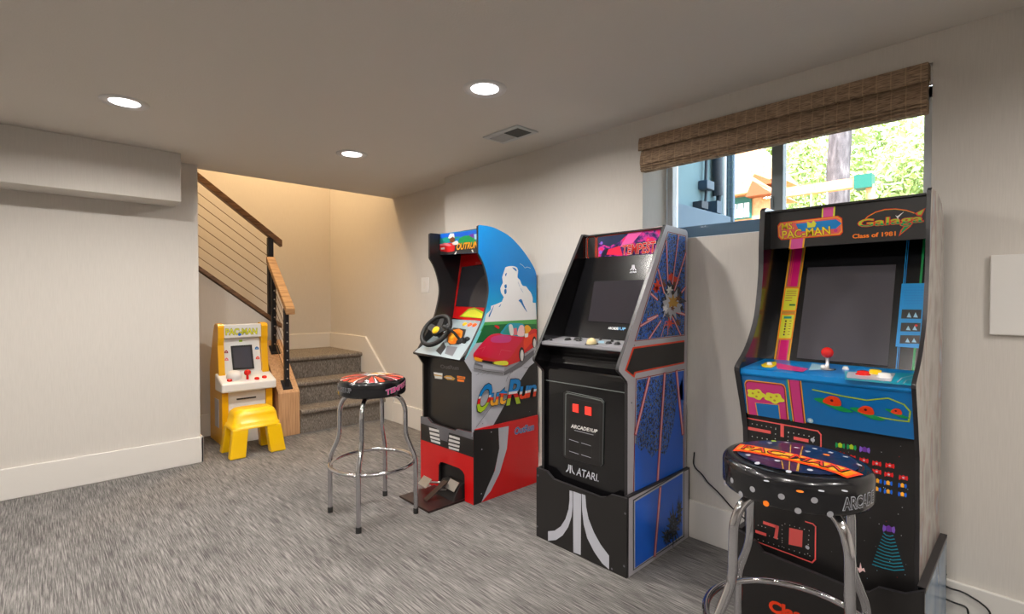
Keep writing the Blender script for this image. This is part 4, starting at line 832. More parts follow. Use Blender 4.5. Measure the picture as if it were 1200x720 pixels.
MB().lathe([(.034, -.02), (.036, -.005), (.030, .002), (.028, .002)], 'black_rubber', wc, 20, ax).build('hub', wh)
MB().lathe([(.026, .002), (.024, .009), (.010, .011), (0, .011)], 'yellow_bright', wc, 20, ax).build('horn_button', wh, label='round yellow centre badge')
MB().tube([wc - ax * .01, wc - ax * .13], .024, 'black_satin', 14).build('steering_column', wh)
# front panel
of_ = frontpl(1.822); q = MB().box(1.822, 1.838, OYA, OYZ, .03, .835, 'black_satin')
oq = O8(258, 55, 415, 68, 412, 98, 262, 84); q.text(of_, 'OutRun', oq, Q('grey'), 1, .03); q.text(of_, 'OutRun', oq, Q('darkgrey'), 2, 0)
q.dec(of_, O8(203, 118, 278, 128, 276, 178, 215, 170), Q('offwhite'), 1); q.dec(of_, O8(208, 135, 276, 148, 276, 156, 208, 146), Q('gold'), 2)
q.dec(of_, O8(288, 158, 310, 145, 350, 148, 386, 172, 370, 188, 320, 182), Q('gold'), 1); q.dec(of_, O8(305, 158, 360, 165, 358, 175, 310, 168), Q('lightgrey'), 2)
q.dec(of_, O8(402, 148, 470, 158, 468, 178, 402, 168), Q('orange'), 1); q.dec(of_, O8(402, 175, 462, 184, 460, 202, 404, 195), Q('orange'), 1); q.dec(of_, O8(410, 156, 460, 164, 460, 168, 410, 160), Q('brown'), 2)
q.build('front_panel', O)
MB().box(2.31, 2.322, OYA, OYZ, .02, 1.33, 'black_satin').build('back_panel', O)
# riser
X = 1.795; yL, yR = 2.762, 2.218; F = lambda u, v: on(u, v, 'x', X)
top = [F(501, 489.5), F(506, 496), F(533.5, 505), F(536, 503)]
cutp = O9(523, 572, 520, 375, 505, 345, 480, 322, 355, 275, 335, 275, 322, 295, 320, 480)
cutp = [F(*p) for p in cutp]; cutp[0].z = 0; cutp[-1].z = 0
pts = [Vector((X, yL, 0)), Vector((X, yL, .418))] + top + [Vector((X, yR, .418)), Vector((X, yR, 0))] + cutp
q = MB().prism(pts, (.015, 0, 0), 'red_panel', 'edge_molding')
rp_ = frontpl(X); fx = lambda pts: pts
q.dec(rp_, [(493.2, 488), (501, 489.5), (506, 496), (533.5, 505), (536, 503), (555, 507.5)] + O9(590, 240, 186, 100), 'black_satin', 2)
q.dec(rp_, [(493.2, 488), (501, 489.5), (506, 496), (533.5, 505), (536, 503), (555, 507.5)] + O8(538, 690, 430, 655, 335, 628, 320, 705, 266, 690, 230, 592, 95, 548), Q('midgrey'), 3)
for p in ((250, 8, 325, 27, 327, 47, 252, 28), (254, 40, 328, 60, 330, 80, 256, 60), (257, 70, 332, 92, 334, 110, 260, 90), (262, 98, 335, 120, 337, 137, 266, 116), (405, 64, 486, 88, 486, 107, 404, 83), (402, 94, 486, 118, 485, 136, 400, 113), (400, 124, 485, 148, 482, 164, 398, 142), (400, 152, 482, 176, 478, 190, 402, 170)): q.dec(rp_, O9(*p), Q('offwhite'), 4)
q.build('riser_front', O)
q = MB().box(1.81, 2.33, 2.218, 2.232, 0, .433, 'red_panel'); sp = sidepl(2.218)
q.dec(sp, [(555.2, 504.5)] + O2(395, 310, 400, 400, 372, 520, 320, 640, 285, 655), 'black_satin', 1)
q.dec(sp, O2(394, 310, 440, 302, 432, 400, 400, 510, 360, 590, 318, 641, 345, 575, 378, 500, 398, 400), Q('lightgrey'), 2)
oq = O2(468, 310, 553, 288, 550, 318, 465, 340); q.text(sp, 'OutRun', oq, Q('lightgrey'), 2, .05); q.text(sp, 'OutRun', oq, Q('cobalt'), 3, .01)
for p in ((362, 328), (320, 405), (318, 602)): q.disc(sp, O2(*p)[0], .004, Q('lightgrey'), 3)
q.build('riser_side', O)
MB().box(1.81, 2.33, 2.748, 2.762, 0, .433, 'red_panel').build('riser_side', O)
MB().box(1.99, 2.0, 2.233, 2.747, 0, .40, 'black_matte').build('riser_inner_panel', O)
# pedal unit
pu = thing('pedal_unit', (1.68, 2.45, 0), 'dark floor pedal plate with metal pedals under the racing cabinet', 'pedals')
MB().box(1.545, 1.90, 2.30, 2.61, 0, .012, 'mat_brown').build('base_plate', pu, bevel=.003)
MB().hexa([(1.72, 2.31, .012), (1.88, 2.31, .012), (1.88, 2.50, .012), (1.72, 2.50, .012)], [(1.77, 2.32, .09), (1.88, 2.32, .10), (1.88, 2.49, .10), (1.77, 2.49, .09)], 'black_satin').build('pedal_housing', pu, bevel=.003)
def plate(c, along, across, th, m, name, **k):
    c = Vector(c); a = Vector(along) / 2; b = Vector(across) / 2; n_ = a.cross(b).normalized() * th
    return MB().hexa([c - a - b, c + a - b, c + a + b, c - a + b], [c - a - b + n_, c + a - b + n_, c + a + b + n_, c - a + b + n_], m).build(name, pu, bevel=.002, **k)
plate((1.68, 2.425, .055), (.13, -.02, .085), (.005, .045, 0), .006, 'mat_brown', 'pedal', label='long dark accelerator pedal')
plate((1.685, 2.545, .075), (.045, .0, .04), (0, .085, .004), .006, 'pedal_metal', 'pedal', label='square metal brake pedal')
plate((1.755, 2.365, .085), (.04, .0, .045), (0, .085, .004), .005, 'pedal_metal', 'pedal', label='metal pedal arm plate')
MB().tube([(1.69, 2.545, .072), (1.78, 2.54, .05), (1.80, 2.50, .05)], .006, 'pedal_metal', 8).build('pedal_arm', pu)
MB().tube([(1.70, 2.42, .06), (1.78, 2.41, .04)], .006, 'pedal_metal', 8).build('pedal_arm', pu)

# ================================================================== bar stools
def dome(r, R=.181): return .752 + .010 * (1 - (r / .15) ** 2) if r < .15 else .752 - .016 * ((r - .15) / (R - .15)) ** 2
def seat_mb():
    R = .181; prof = [(.0, .662), (.165, .662), (.176, .666), (R, .676), (R, .728)]
    for k in range(1, 7):
        a = k / 6 * math.pi / 2; prof.append((R - .022 + .022 * math.cos(a), .728 + .022 * math.sin(a)))
    prof += [(.15, .7525), (.147, .7505), (.144, .7545), (.12, .757), (.08, .7595), (.04, .761), (0, .7615)]
    return prof
def topz(r):
    pr = [(0, .7615), (.04, .761), (.08, .7595), (.12, .757), (.144, .7545), (.15, .7525), (.159, .750), (.17, .747), (.1782, .739), (.181, .728)]
    for (r0, z0), (r1, z1) in zip(pr, pr[1:]):
        if r <= r1: return z0 + (z1 - z0) * (r - r0) / (r1 - r0)
    return .728
def drape_top(mb, poly, m, lay=1, step=.02):
    """print a flat outline on the domed seat"""
    vs = [tuple(p) for p in poly]; fs = [tuple(range(len(vs)))]
    from mathutils.geometry import tessellate_polygon
    tri = tessellate_polygon([[Vector((x, y, 0)) for x, y in vs]]); fs = [tuple(t) for t in tri]
    out = []
    xs = [p[0] for p in vs]; ys = [p[1] for p in vs]
    y = math.floor(min(ys) / step) * step
    while y < max(ys):
        v1, f1 = cut(vs, fs, y, y + step)
        if f1:
            sv = [(b, a) for a, b in v1]; x = math.floor(min(xs) / step) * step
            while x < max(xs):
                v2, f2 = cut(sv, f1, x, x + step)
                if f2: mb.add([(b, a, topz(math.hypot(a, b)) + .0008 * lay) for a, b in v2], f2, m)
                x += step
        y += step
def drape_geo(mb, vs, fs, z, m, step=.012):
    out = []
    y0 = min(p[1] for p in vs); y1 = max(p[1] for p in vs); x0 = min(p[0] for p in vs); x1 = max(p[0] for p in vs); y = y0 - 1e-4
    while y < y1:
        v1, f1 = cut(vs, fs, y, y + step); y += step
        if not f1: continue
        sv = [(b, a) for a, b in v1]; x = x0 - 1e-4
        while x < x1:
            v2, f2 = cut(sv, f1, x, x + step); x += step
            if f2: mb.add([(b, a, topz(math.hypot(a, b)) + z) for a, b in v2], f2, m)
def band_map(mb, geo, a0, a1, z0, z1, m, lay=1, tilt=0):
    vs, fs = geo; R = .181 + .0007 * lay
    for i in range(12):
        sv = [(y, x) for x, y in vs]; v2, f2 = cut(sv, fs, i / 12 if i else -.2, (i + 1) / 12 if i < 11 else 1.2)
        mb.add([(R * math.cos(a0 + (a1 - a0) * x), R * math.sin(a0 + (a1 - a0) * x), z0 + (z1 - z0) * y + tilt * x) for y, x in v2], f2, m)
def band_disc(mb, a, z, r, m, lay=1): mb.add([((.181 + .0007 * lay) * math.cos(a + r / .181 * math.cos(k * .524)), (.181 + .0007 * lay) * math.sin(a + r / .181 * math.cos(k * .524)), z + r * math.sin(k * .524)) for k in range(12)], [tuple(range(12))], m)
def circ(cx, cy, r, n=14, sx=1): return [(cx + r * sx * math.cos(2 * math.pi * k / n), cy + r * math.sin(2 * math.pi * k / n)) for k in range(n)]
def stool(loc, rot, label, art):
    t = thing('bar_stool', loc, label, 'bar stool', 'round padded bar stools', rot)
    s = MB().lathe(seat_mb(), 'black_vinyl', seg=64); art(s); s.build('seat', t, local=True)
    MB().box(-.10, .10, -.10, .10, .652, .662, 'black_metal').build('seat_plate', t, local=True)
    for k in range(4):
        a = math.pi / 4 + k * math.pi / 2; c, s_ = math.cos(a), math.sin(a)
        pts = [(.09, .655), (.135, .652), (.165, .625), (.182, .58), (.184, .43), (.238, .31), (.2385, .012)]
        p3 = fillet([(r * c, r * s_, z) for r, z in pts], .035, 5)
        lg_ = MB().tube(p3, .0125, 'chrome', 14).build('leg', t, local=True)
        MB().lathe([(.0145, 0), (.0145, .028), (.0125, .03)], 'black_rubber', (.2385 * c, .2385 * s_, 0), 14).build('rubber_foot', lg_, local=True)
    MB().tube([(.2235 * math.cos(2 * math.pi * k / 56), .2235 * math.sin(2 * math.pi * k / 56), .285) for k in range(56)], .0105, 'chrome', 12, closed=True).build('foot_ring', t, local=True)
    return t
def ang_of(center, rot, u):   # seat-local angle facing a pixel column
    a = on(u, 450, 'z', 0)
    d = ray(u, 400); C0 = Vector((center[0] - CAM.x, center[1] - CAM.y)); dd = Vector((d.x, d.y)).normalized(); tt = C0.dot(dd); pp = C0 - dd * tt; hh = math.sqrt(max(.181 ** 2 - pp.length_squared, 0))
    hit = dd * (tt - hh) - C0; return (math.atan2(hit.y, hit.x) - rot) % (2 * math.pi)
C1 = (1.33, 2.525); R1 = 0.0
def art1(s):
    n = 18
    s_ = random.Random(5)
    for k in range(n):
        a = 2 * math.pi * k / n; w = .10
        drape_top(s, [(.03 * math.cos(a), .03 * math.sin(a)), (.165 * math.cos(a - w), .165 * math.sin(a - w)), (.168 * math.cos(a), .168 * math.sin(a)), (.165 * math.cos(a + w), .165 * math.sin(a + w))], Q(('red', 'redorange', 'maroon')[k % 3]), 1)
        if k % 2 == 0:
            a2 = a + .16; drape_top(s, [(.05 * math.cos(a2), .05 * math.sin(a2)), (.172 * math.cos(a2 - .03), .172 * math.sin(a2 - .03)), (.172 * math.cos(a2 + .03), .172 * math.sin(a2 + .03))], Q('pinkwhite'), 2)
    def star(cx, cy, r0, r1, n, m, lay): drape_top(s, [(cx + (r0 if k % 2 else r1) * s_.uniform(.8, 1.15) * math.cos(2 * math.pi * k / n), cy + (r0 if k % 2 else r1) * s_.uniform(.8, 1.15) * math.sin(2 * math.pi * k / n)) for k in range(n)], Q(m), lay)
    star(.03, .03, .045, .085, 20, 'offwhite', 3); star(.04, .04, .025, .05, 14, 'gold', 4); star(-.01, .05, .012, .03, 10, 'midgrey', 5); star(.085, -.01, .02, .045, 12, 'gold', 4); star(.08, .06, .015, .03, 10, 'white', 5); star(.04, .07, .01, .022, 8, 'brown', 6)
    a0, a1 = ang_of(C1, R1, 397.5), ang_of(C1, R1, 411); 
    band_map(s, textgeo('ARCADE1UP', .05), a0 - .35, a1, .695, .718, Q('grey'), 1); band_map(s, textgeo('ARCADE1UP', .0), a0 - .35, a1, .695, .718, Q('darkgrey'), 2)
    a0, a1 = ang_of(C1, R1, 452), ang_of(C1, R1, 475)
    band_map(s, textgeo('TEMPEST', .06), a0, a1, .680, .706, Q('lightgrey'), 1, .03); band_map(s, textgeo('TEMPEST', .02), a0, a1, .680, .706, Q('hotpink'), 2, .03)
stool((C1[0], C1[1], 0), R1, 'chrome bar stool with red rayed black seat standing before the stairs', art1)
C2 = (1.496, .459); R2 = math.radians(12)
def art2(s):
    def loc(x, y):   # world offset to seat-local
        c, q_ = math.cos(-R2), math.sin(-R2); return (x * c - y * q_, x * q_ + y * c)
    B = cr(840, 500, 6)
    def tp(px):
        p = on(*px, 'z', .757); return loc(p.x - C2[0], p.y - C2[1])
    def tops(*p): return [tp(k) for k in B(*p)]
    def clipr(pts, r=.165): return [((x, y) if math.hypot(x, y) <= r else (x * r / math.hypot(x, y), y * r / math.hypot(x, y))) for x, y in pts]
    # halves printed deep blue and plum
    drape_top(s, circ(0, 0, .146, 40), Q('navy'), 1)
    q1 = tops(180, 150, 500, 195, 470, 345, 300, 300, 190, 230); drape_top(s, clipr(q1, .145), Q('plum'), 2)
    drape_top(s, clipr(tops(430, 120, 620, 135, 560, 330, 430, 310), .145), Q('plum'), 2)
    for p in ((520, 140, 500, 330), (605, 150, 565, 340), (455, 250, 450, 320), (595, 200, 575, 335)):
        a, b = tp(B(*p)[0]), tp(B(*p)[1]); d = Vector(b) - Vector(a); n_ = Vector((-d.y, d.x)).normalized() * .0013; drape_top(s, clipr([(a[0] - n_.x, a[1] - n_.y), (b[0] - n_.x, b[1] - n_.y), (b[0] + n_.x, b[1] + n_.y), (a[0] + n_.x, a[1] + n_.y)], .144), Q('gold'), 3)
    bq = clipr([tp(k) for k in B(165, 125, 1055, 330, 1015, 388, 110, 165)], .166)
    def lerp4(x, y):
        tl, tr, br, bl = [Vector(k) for k in bq]; return (bl * (1 - x) + br * x) * (1 - y) + (tl * (1 - x) + tr * x) * y
    def rect(x0, x1, y0, y1, m, lay): drape_top(s, [tuple(lerp4(x0, y0)), tuple(lerp4(x1, y0)), tuple(lerp4(x1, y1)), tuple(lerp4(x0, y1))], Q(m), lay)
    rect(0, 1, 0, 1, 'redorange', 4); rect(.02, .98, .12, .88, 'orange', 5); rect(.05, .95, .2, .8, 'amber', 6)
    vs, fs = textgeo('PAC-MAN', .02)
    for nm, bo, lay in (('black', .045, 7), ('amber', -.005, 8)):
        vs, fs = textgeo('PAC-MAN', bo)
        mm = [tuple(lerp4(.07 + .86 * x, .22 + .56 * y)) for x, y in vs]
        drape_geo(s, mm, fs, .0008 * lay, Q(nm if bo > 0 else 'redorange'))
    for p in ((370, 138), (565, 178), (690, 182), (800, 205), (905, 232), (490, 135), (220, 215), (285, 262), (425, 262), (505, 318), (655, 320), (350, 322), (900, 388), (735, 388), (640, 205), (1000, 280)):
        c_ = tp(B(*p)[0]); drape_top(s, circ(c_[0], c_[1], .0065), Q('lightgrey'), 9)
    for p, m in (((400, 122), 'lime'), ((770, 225), 'orange'), ((585, 392), 'orange')):
        c_ = tp(B(*p)[0]); drape_top(s, circ(c_[0], c_[1], .008), Q(m), 9)
    for (u, v, m) in ((870, 487, 0), (260, 443, 0), (465, 495, 0), (698, 522, 0), (583, 615, 0), (810, 630, 0), (115, 380, 0), (178, 505, 0), (357, 570, 1), (330, 660, 2), (66, 425, 0)):
        if m == 2 or u == 870: continue
        px = B(u, v)[0]; a = ang_of(C2, R2, px[0]); d = ray(px[0], px[1]); A = R2 + a; hit = Vector((C2[0] + .181 * math.cos(A), C2[1] + .181 * math.sin(A)))
        tt = hit.length / math.hypot(d.x, d.y); z = CAM.z + d.z * tt
        band_disc(s, a, max(.672, min(.728, z)), .0075, Q(('grey', 'orange')[m]))
    a0, a1 = ang_of(C2, R2, B(903, 0)[0][0]), ang_of(C2, R2, B(1112, 0)[0][0])
    band_map(s, textgeo('ARCADE', .06), a0, a1, .682, .710, Q('lightgrey'), 1, .004); band_map(s, textgeo('ARCADE', .012), a0, a1, .682, .710, Q('darkgrey'), 2, .004)
stool((C2[0], C2[1], 0), R2, 'chrome bar stool with orange lettered band across its black seat, closest to viewer', art2)

# ================================================================== toddler arcade and step stool
K = thing('toddler_arcade', (1.25, 4.66, 0), 'small yellow and white toy arcade cabinet below the stair railing', 'toy arcade machine')
kx0, kx1, kf, kb = 1.055, 1.435, 4.48, 4.86
kprof = [(kf, 0), (kf, .46), (kf - .01, .50), (4.56, .54), (4.575, .62), (4.60, .80), (4.585, .86), (4.585, .95), (4.60, .972), (4.66, .978), (4.70, .965), (4.74, .90), (kb, .60), (kb, 0)]
for a, b in ((kx0, kx0 + .045), (kx1 - .05, kx1)):
    MB().prism([(a, y, z) for y, z in kprof], (b - a, 0, 0), 'yellow_plastic').build('side_panel', K, bevel=.014)
MB().box(kx0 - .002, kx0, kf + .10, kf + .22, .13, .36, 'print_lightgrey').build('side_sticker', K)
kxa, kxb = kx0 + .04, kx1 - .045
q = MB().box(kxa, kxb, 4.60, 4.66, .856, .968, 'white_plastic').build('marquee', K, bevel=.006)
q = MB(); kp = Pl((0, 4.6, 0), (1, 0, 0), (0, 0, 1)); K1 = cr(245, 370, 8); K2 = cr(240, 400, 10.286)
kt = K1(155, 125, 450, 120, 448, 172, 158, 182); q.text(kp, 'PAC-MAN', kt, Q('darkgrey'), 2, .06); q.text(kp, 'PAC-MAN', kt, Q('lemon'), 3, .03); q.disc(kp, K1(285, 178)[0], .012, Q('royal'), 4)
q.build('marquee_print', bpy.data.objects['marquee.003'] if 'marquee.003' in bpy.data.objects else K)
kpl = Pl((0, 4.60, .565), (1, 0, 0), (0, .05, .28))
q = MB(); q.prism([(kxa, 4.60, .56), (kxb, 4.60, .56), (kxb, 4.652, .86), (kxa, 4.652, .86)], (0, .012, 0), 'white_plastic')
for p, m in (((627, 82), 'cobalt'), ((637, 200), 'redorange'), ((258, 128), 'rayred'), ((262, 218), 'raypink'), ((632, 380), 'salmon')):
    q.dec(kpl, K2(p[0] - 24, p[1] + 18, p[0] - 20, p[1] - 4, p[0], p[1] - 20, p[0] + 20, p[1] - 4, p[0] + 24, p[1] + 18), Q(m), 2); q.disc(kpl, K2(p[0], p[1] + 4)[0], .0035, Q('offwhite'), 3)
q.dec(kpl, K1(280, 228, 312, 226, 312, 246, 280, 248), Q('lime'), 2)
pan = q.build('bezel', K)
q = MB().prism([kpl.P(*kpl.hit(u, v), off=.0) for u, v in K2(310, 60, 562, 44, 592, 332, 340, 348)], kpl.n * .012, 'black_rubber'); fr_o = q.build('screen_frame', pan, bevel=.003)
kp2 = Pl(kpl.o + kpl.n * .0125, kpl.eu, kpl.ev); MB().prism([kp2.P(*kp2.hit(u, v)) for u, v in K2(334, 80, 545, 64, 572, 315, 358, 322)], kp2.n * .001, 'screen_grey').build('screen', fr_o)
q = MB().hexa([(kx0 - .018, 4.41, .435), (kx1 + .012, 4.41, .435), (kx1 + .012, 4.62, .435), (kx0 - .018, 4.62, .435)], [(kx0 - .018, 4.41, .505), (kx1 + .012, 4.41, .505), (kx1 + .012, 4.62, .575), (kx0 - .018, 4.62, .575)], 'white_plastic').build('control_deck', K, bevel=.012)
kc = Pl((0, 4.41, .505), (1, 0, 0), (0, .21, .07))
MB().lathe([(.055, 0), (.055, .02), (.045, .045), (.02, .058), (0, .06)], 'white_plastic', kc.P(*kc.hit(*K2(350, 440)[0])), 24, kc.n).build('handle_dome', q)
c0 = kc.P(*kc.hit(*K2(515, 460)[0])); MB().tube([c0, c0 + Vector((0, 0, .03))], .010, 'red_plastic', 12).ball(c0 + Vector((0, 0, .055)), .026, 'red_plastic', 18).build('joystick', q)
for p, m in (((298, 478), 'red_plastic'), ((628, 455), 'red_plastic'), ((718, 437), 'red_plastic')): MB().lathe([(.019, 0), (.018, .010), (.01, .014), (0, .015)], m, kc.P(*kc.hit(*K2(*p)[0])), 18, kc.n).build('button', q)
q = MB().box(kxa, kxb, kf + .02, kf + .04, .0, .45, 'white_plastic').build('front_panel', K)
MB().box(kxa + .07, kxb - .08, kf + .012, kf + .02, .355, .367, 'coin_grey').build('slot', q)
MB().box(kxa, kxb, kb - .03, kb - .012, .0, .9, 'white_plastic').build('back_panel', K) if 0 else MB().prism([(kxa, 4.70, .90), (kxa, 4.72, .90), (kxa, kb - .01, .6), (kxa, kb - .01, .03), (kxa, kb - .03, .03), (kxa, kb - .03, .59)], (kxb - kxa, 0, 0), 'white_plastic').build('back_panel', K)
S = thing('step_stool', (1.2, 4.17, 0), 'small yellow plastic child stool in front of the toy arcade cabinet', 'stool')
def rr(x0, x1, y0, y1, z, r, k=4):
    o = []
    for cx, cy, a0 in ((x1 - r, y1 - r, 0), (x0 + r, y1 - r, 90), (x0 + r, y0 + r, 180), (x1 - r, y0 + r, 270)):
        for j in range(k + 1): a = math.radians(a0 + 90 * j / k); o.append((cx + r * math.cos(a), cy + r * math.sin(a), z))
    return o
q = MB(); secs = [rr(1.025, 1.370, 4.065, 4.325, .205, .05), rr(1.028, 1.367, 4.068, 4.322, .23, .05), rr(1.035, 1.36, 4.075, 4.315, .23, .05), rr(1.045, 1.35, 4.085, 4.305, .30, .05), rr(1.055, 1.34, 4.095, 4.295, .325, .05), rr(1.075, 1.32, 4.115, 4.275, .342, .045), rr(1.10, 1.295, 4.135, 4.255, .347, .035)]
n_ = len(secs[0]); vs = [p for s_ in secs for p in s_]
q.add(vs, [(i * n_ + k, i * n_ + (k + 1) % n_, (i + 1) * n_ + (k + 1) % n_, (i + 1) * n_ + k) for i in range(len(secs) - 1) for k in range(n_)], 'yellow_bright', True); q.add(secs[-1], [tuple(range(n_))], 'yellow_bright', True); q.add(secs[0], [tuple(range(n_))], 'yellow_bright')
q.build('seat', S)
for (ax0, ax1, bx0_, bx1_) in ((1.028, 1.135, 1.0, 1.108), (1.262, 1.367, 1.283, 1.395)):
    for (ay0, ay1, by0, by1) in ((4.068, 4.13, 4.045, 4.11), (4.26, 4.322, 4.28, 4.345)):
        MB().hexa([(bx0_, by0, 0), (bx1_, by0, 0), (bx1_, by1, 0), (bx0_, by1, 0)], [(ax0, ay0, .21), (ax1, ay0, .21), (ax1, ay1, .21), (ax0, ay1, .21)], 'yellow_bright').build('leg', S, bevel=.008)

# ------------------------------------------------------------------ cords
def cord(name, pts, label, r=.003):
    o = MB().tube(fillet(pts, .05, 4), r, 'black_rubber', 8).build(name); return tag(o, label, 'cord')
cord('power_cord', [(2.327, 1.16, .43)] + [Vector((2.328, on(u, v, 'x', 2.33).y, on(u, v, 'x', 2.33).z)) for u, v in ((812, 546), (824, 557), (829, 565), (845, 580), (858, 596), (885, 618))] + [(2.328, .80, .10), (2.33, .78, .01)], 'thin black power cord hanging on the wall between the two right cabinets')
cord('power_cord', [(2.322, .22, .21)] + [Vector((2.325, on(u, v, 'x', 2.33).y, on(u, v, 'x', 2.33).z)) for u, v in ((1103, 683), (1112, 689), (1128, 693), (1148, 705), (1160, 715))] + [(2.325, .09, .004)], 'upper black cord trailing along the baseboard right of the largest cabinet')
cord('power_cord', [(2.32, .222, .24), (2.322, .222, .15)] + [Vector((2.325, on(u, v, 'x', 2.33).y, on(u, v, 'x', 2.33).z)) for u, v in ((1104, 700), (1118, 706), (1134, 711), (1135, 722))] + [(2.325, .155, .004)], 'lower black cord dropping to the carpet right of the largest cabinet')

# ================================================================== outdoors
struct(MB().box(2.67, 60, -30, 40, 1.2, 1.4, 'dirt').build('ground'))
# neighbouring return wall with meter gear
rw = MB().box(2.7, 3.985, 1.75, 1.95, 1.40, 4.4, 'concrete_blue').box(3.955, 3.99, 1.735, 1.75, 1.76, 4.4, 'vinyl_frame'); struct(rw.build('wall_outside_return'))
tag(MB().box(2.75, 3.90, 1.66, 1.75, 1.40, 1.815, 'ledge_blue').build('utility_ledge', bevel=.004), 'low blue grey concrete ledge outside the window under the conduits', 'ledge')
mt = thing('electric_meter', (3.6, 1.73, 1.95), 'dark blue electrical box with a cable loop outside the left window pane', 'electrical box')
MB().box(3.54, 3.66, 1.68, 1.75, 1.985, 2.05, 'meter_blue').build('box', mt, bevel=.005)
MB().tube(fillet([(3.60, 1.72, 2.5), (3.61, 1.72, 2.25), (3.60, 1.72, 2.05)], .05), .012, 'conduit_dark', 8).build('cable', mt)
MB().tube(fillet([(3.61, 1.72, 1.985), (3.60, 1.72, 1.90), (3.55, 1.70, 1.86), (3.50, 1.70, 1.865)], .03), .011, 'conduit_dark', 8).build('cable', mt)
MB().box(3.46, 3.56, 1.68, 1.75, 1.835, 1.885, 'conduit_dark').build('bracket', mt)
cn = thing('conduit', (3.77, 1.72, 1.85), 'thick dark vertical conduit outside the left window pane', 'conduit')
MB().tube([(3.76, 1.71, 2.6), (3.77, 1.71, 2.1), (3.785, 1.71, 1.97)], .036, 'conduit_dark', 12).build('pipe', cn)
MB().tube(fillet([(3.80, 1.71, 1.98), (3.79, 1.71, 1.88), (3.70, 1.70, 1.845)], .03), .02, 'conduit_dark', 10).box(3.66, 3.74, 1.66, 1.75, 1.82, 1.91, 'meter_blue').build('elbow', cn)
lt = thing('lattice_screen', (4.2, 1.72, 1.4), 'blue grey slatted screen panel beside the outdoor conduits', 'screen panel')
MB().box(4.0, 4.03, 1.685, 1.78, 1.40, 4.2, 'lattice_grey').build('panel', lt)
for i in range(3):
    MB().box(3.993, 4.0, 1.69 + i * .028, 1.694 + i * .028, 1.8, 4.2, 'concrete_blue').build('slat', lt)
for i in range(12): MB().box(3.992, 4.0, 1.685, 1.78, 1.84 + i * .06, 1.846 + i * .06, 'concrete_blue').build('slat', lt)
struct(MB().box(2.70, 2.80, .1, 1.66, 1.2, 1.595, 'ledge_blue').build('trim_2', bevel=.004), 'blue grey window well curb outside the glass')
# play set
ps = thing('play_set', (8.3, 3.6, 1.4), 'orange cedar play house with pitched roofs and a swing beam in the yard', 'play set')
MB().box(8.0, 9.0, 2.95, 4.3, 1.4, 2.78, 'cedar').build('house_wall', ps)
w_ = MB().box(7.97, 8.0, 3.08, 3.40, 2.42, 2.76, 'green_bracket').build('window', ps)
for i in range(3): MB().box(7.955, 7.97, 3.11 + i * .095, 3.185 + i * .095, 2.44, 2.66, 'vinyl_frame').build('pane', w_)
MB().prism([(7.8, 2.80, 2.78), (7.8, 4.5, 2.78), (7.8, 3.65, 3.45)], (1.4, 0, 0), 'cedar').build('roof', ps)
MB().prism([(7.79, 2.74, 2.72), (7.79, 3.1, 2.72), (7.79, 3.0, 2.95)], (.5, 0, 0), 'cedar_dark').build('gable', ps)
MB().prism([(8.8, 2.95, 3.15), (8.8, 4.3, 3.15), (8.8, 3.6, 4.0)], (1.0, 0, 0), 'cedar').build('roof', ps)
MB().prism([(8.79, 3.0, 3.08), (8.79, 3.5, 3.08), (8.79, 3.35, 3.28)], (.4, 0, 0), 'cedar_dark').build('gable', ps)
MB().box(8.05, 8.17, 1.70, 2.96, 2.69, 2.82, 'cedar').build('swing_beam', ps)
MB().box(8.0, 8.2, 1.56, 1.76, 2.66, 2.84, 'green_bracket').build('bracket', ps, label='green corner bracket')
MB().tube([(8.1, 1.60, 2.7), (8.1, 1.45, 1.4)], .05, 'cedar', 8).build('swing_leg', ps)
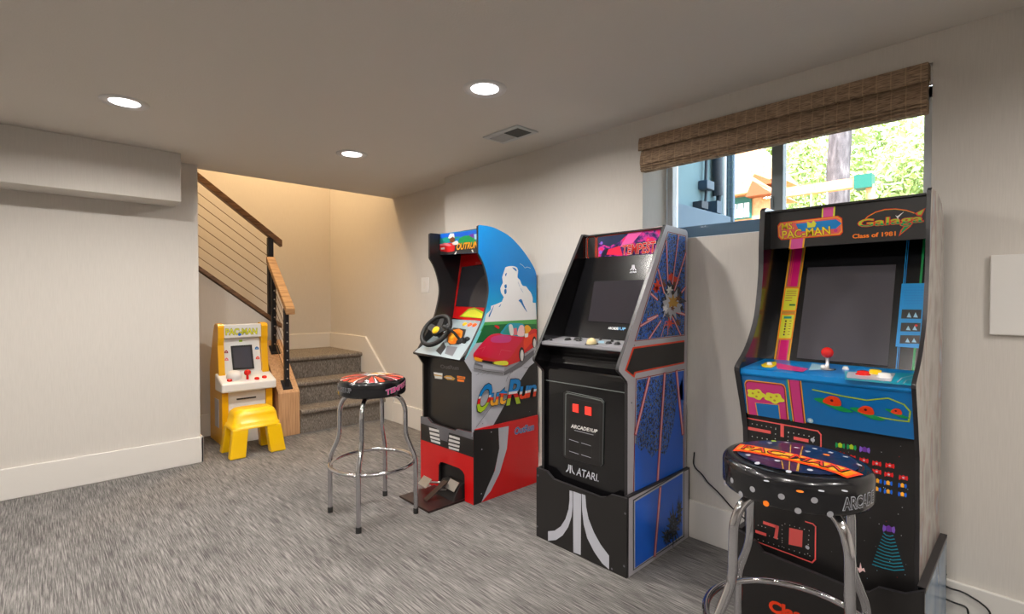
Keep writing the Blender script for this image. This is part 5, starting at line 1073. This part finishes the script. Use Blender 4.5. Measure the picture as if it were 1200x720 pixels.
for y in (2.1, 2.3): MB().tube([(8.1, y, 2.7), (8.1, y, 1.75)], .012, 'vinyl_frame', 6).build('swing_rope', ps)
# trees
tr = thing('tree', (10, 2.45, 1.4), 'thick grey brown tree trunk seen through the right window pane', 'tree')
rt_ = random.Random(2); MB().tube([(10 + rt_.uniform(-.03, .03), 2.47 + rt_.uniform(-.02, .02) - .01 * k, 1.38 + k * .5) for k in range(12)], [.19 - .004 * k for k in range(12)], 'bark', 18).build('trunk', tr)
def crown(mb, c, r, n, sz, sd):
    g = random.Random(sd)
    for i in range(n):
        while True:
            v = Vector((g.uniform(-1, 1), g.uniform(-1, 1), g.uniform(-1, 1)))
            if .45 < v.length < 1: break
        p = Vector(c) + Vector((v.x * r[0], v.y * r[1], v.z * r[2])); a = Vector((g.uniform(-1, 1), g.uniform(-1, 1), g.uniform(-1, 1))).normalized(); b = a.orthogonal().normalized(); s = sz * g.uniform(.6, 1.3)
        mb.add([p - a * s, p - b * s * .5, p + a * s, p + b * s * .5], [(0, 1, 2, 3)], 'leaf')
rows = [(14.0, -.5, 3.6, 1.1), (14.0, 1.8, 3.3, 1.1), (14.0, 4.1, 3.5, 1.1), (14.0, 6.4, 3.8, 1.1), (14.0, 8.7, 3.6, 1.1), (17.6, -.6, 5.0, 1.7), (17.6, 2.9, 4.2, 1.7), (17.6, 6.4, 5.0, 1.7), (17.6, 9.9, 5.0, 1.7)]
lbs = ['leafy tree farthest right beyond the window', 'low leafy tree just right of the thick trunk', 'low leafy tree just left of the thick trunk', 'bright leafy tree behind the swing beam end nearest the play house', 'leafy tree behind the play house', 'tall back row tree farthest right', 'tall back row tree behind the thick trunk', 'tall back row tree above the swing beam', 'tall back row tree behind the play house']
for i, (x, y, z, r) in enumerate(rows):
    t = thing('tree', (x, y, 1.4), lbs[i], 'tree', 'sunlit trees beyond the yard')
    MB().tube([(x, y, 1.38), (x + .1, y, z)], [.12, .08], 'bark', 10).build('trunk', t)
    q = MB(); crown(q, (x, y, z), (r * .95, r, (z - 1.5) * .95), 5200, .085 if r < 1.5 else .13, 20 + i); q.build('foliage', t)
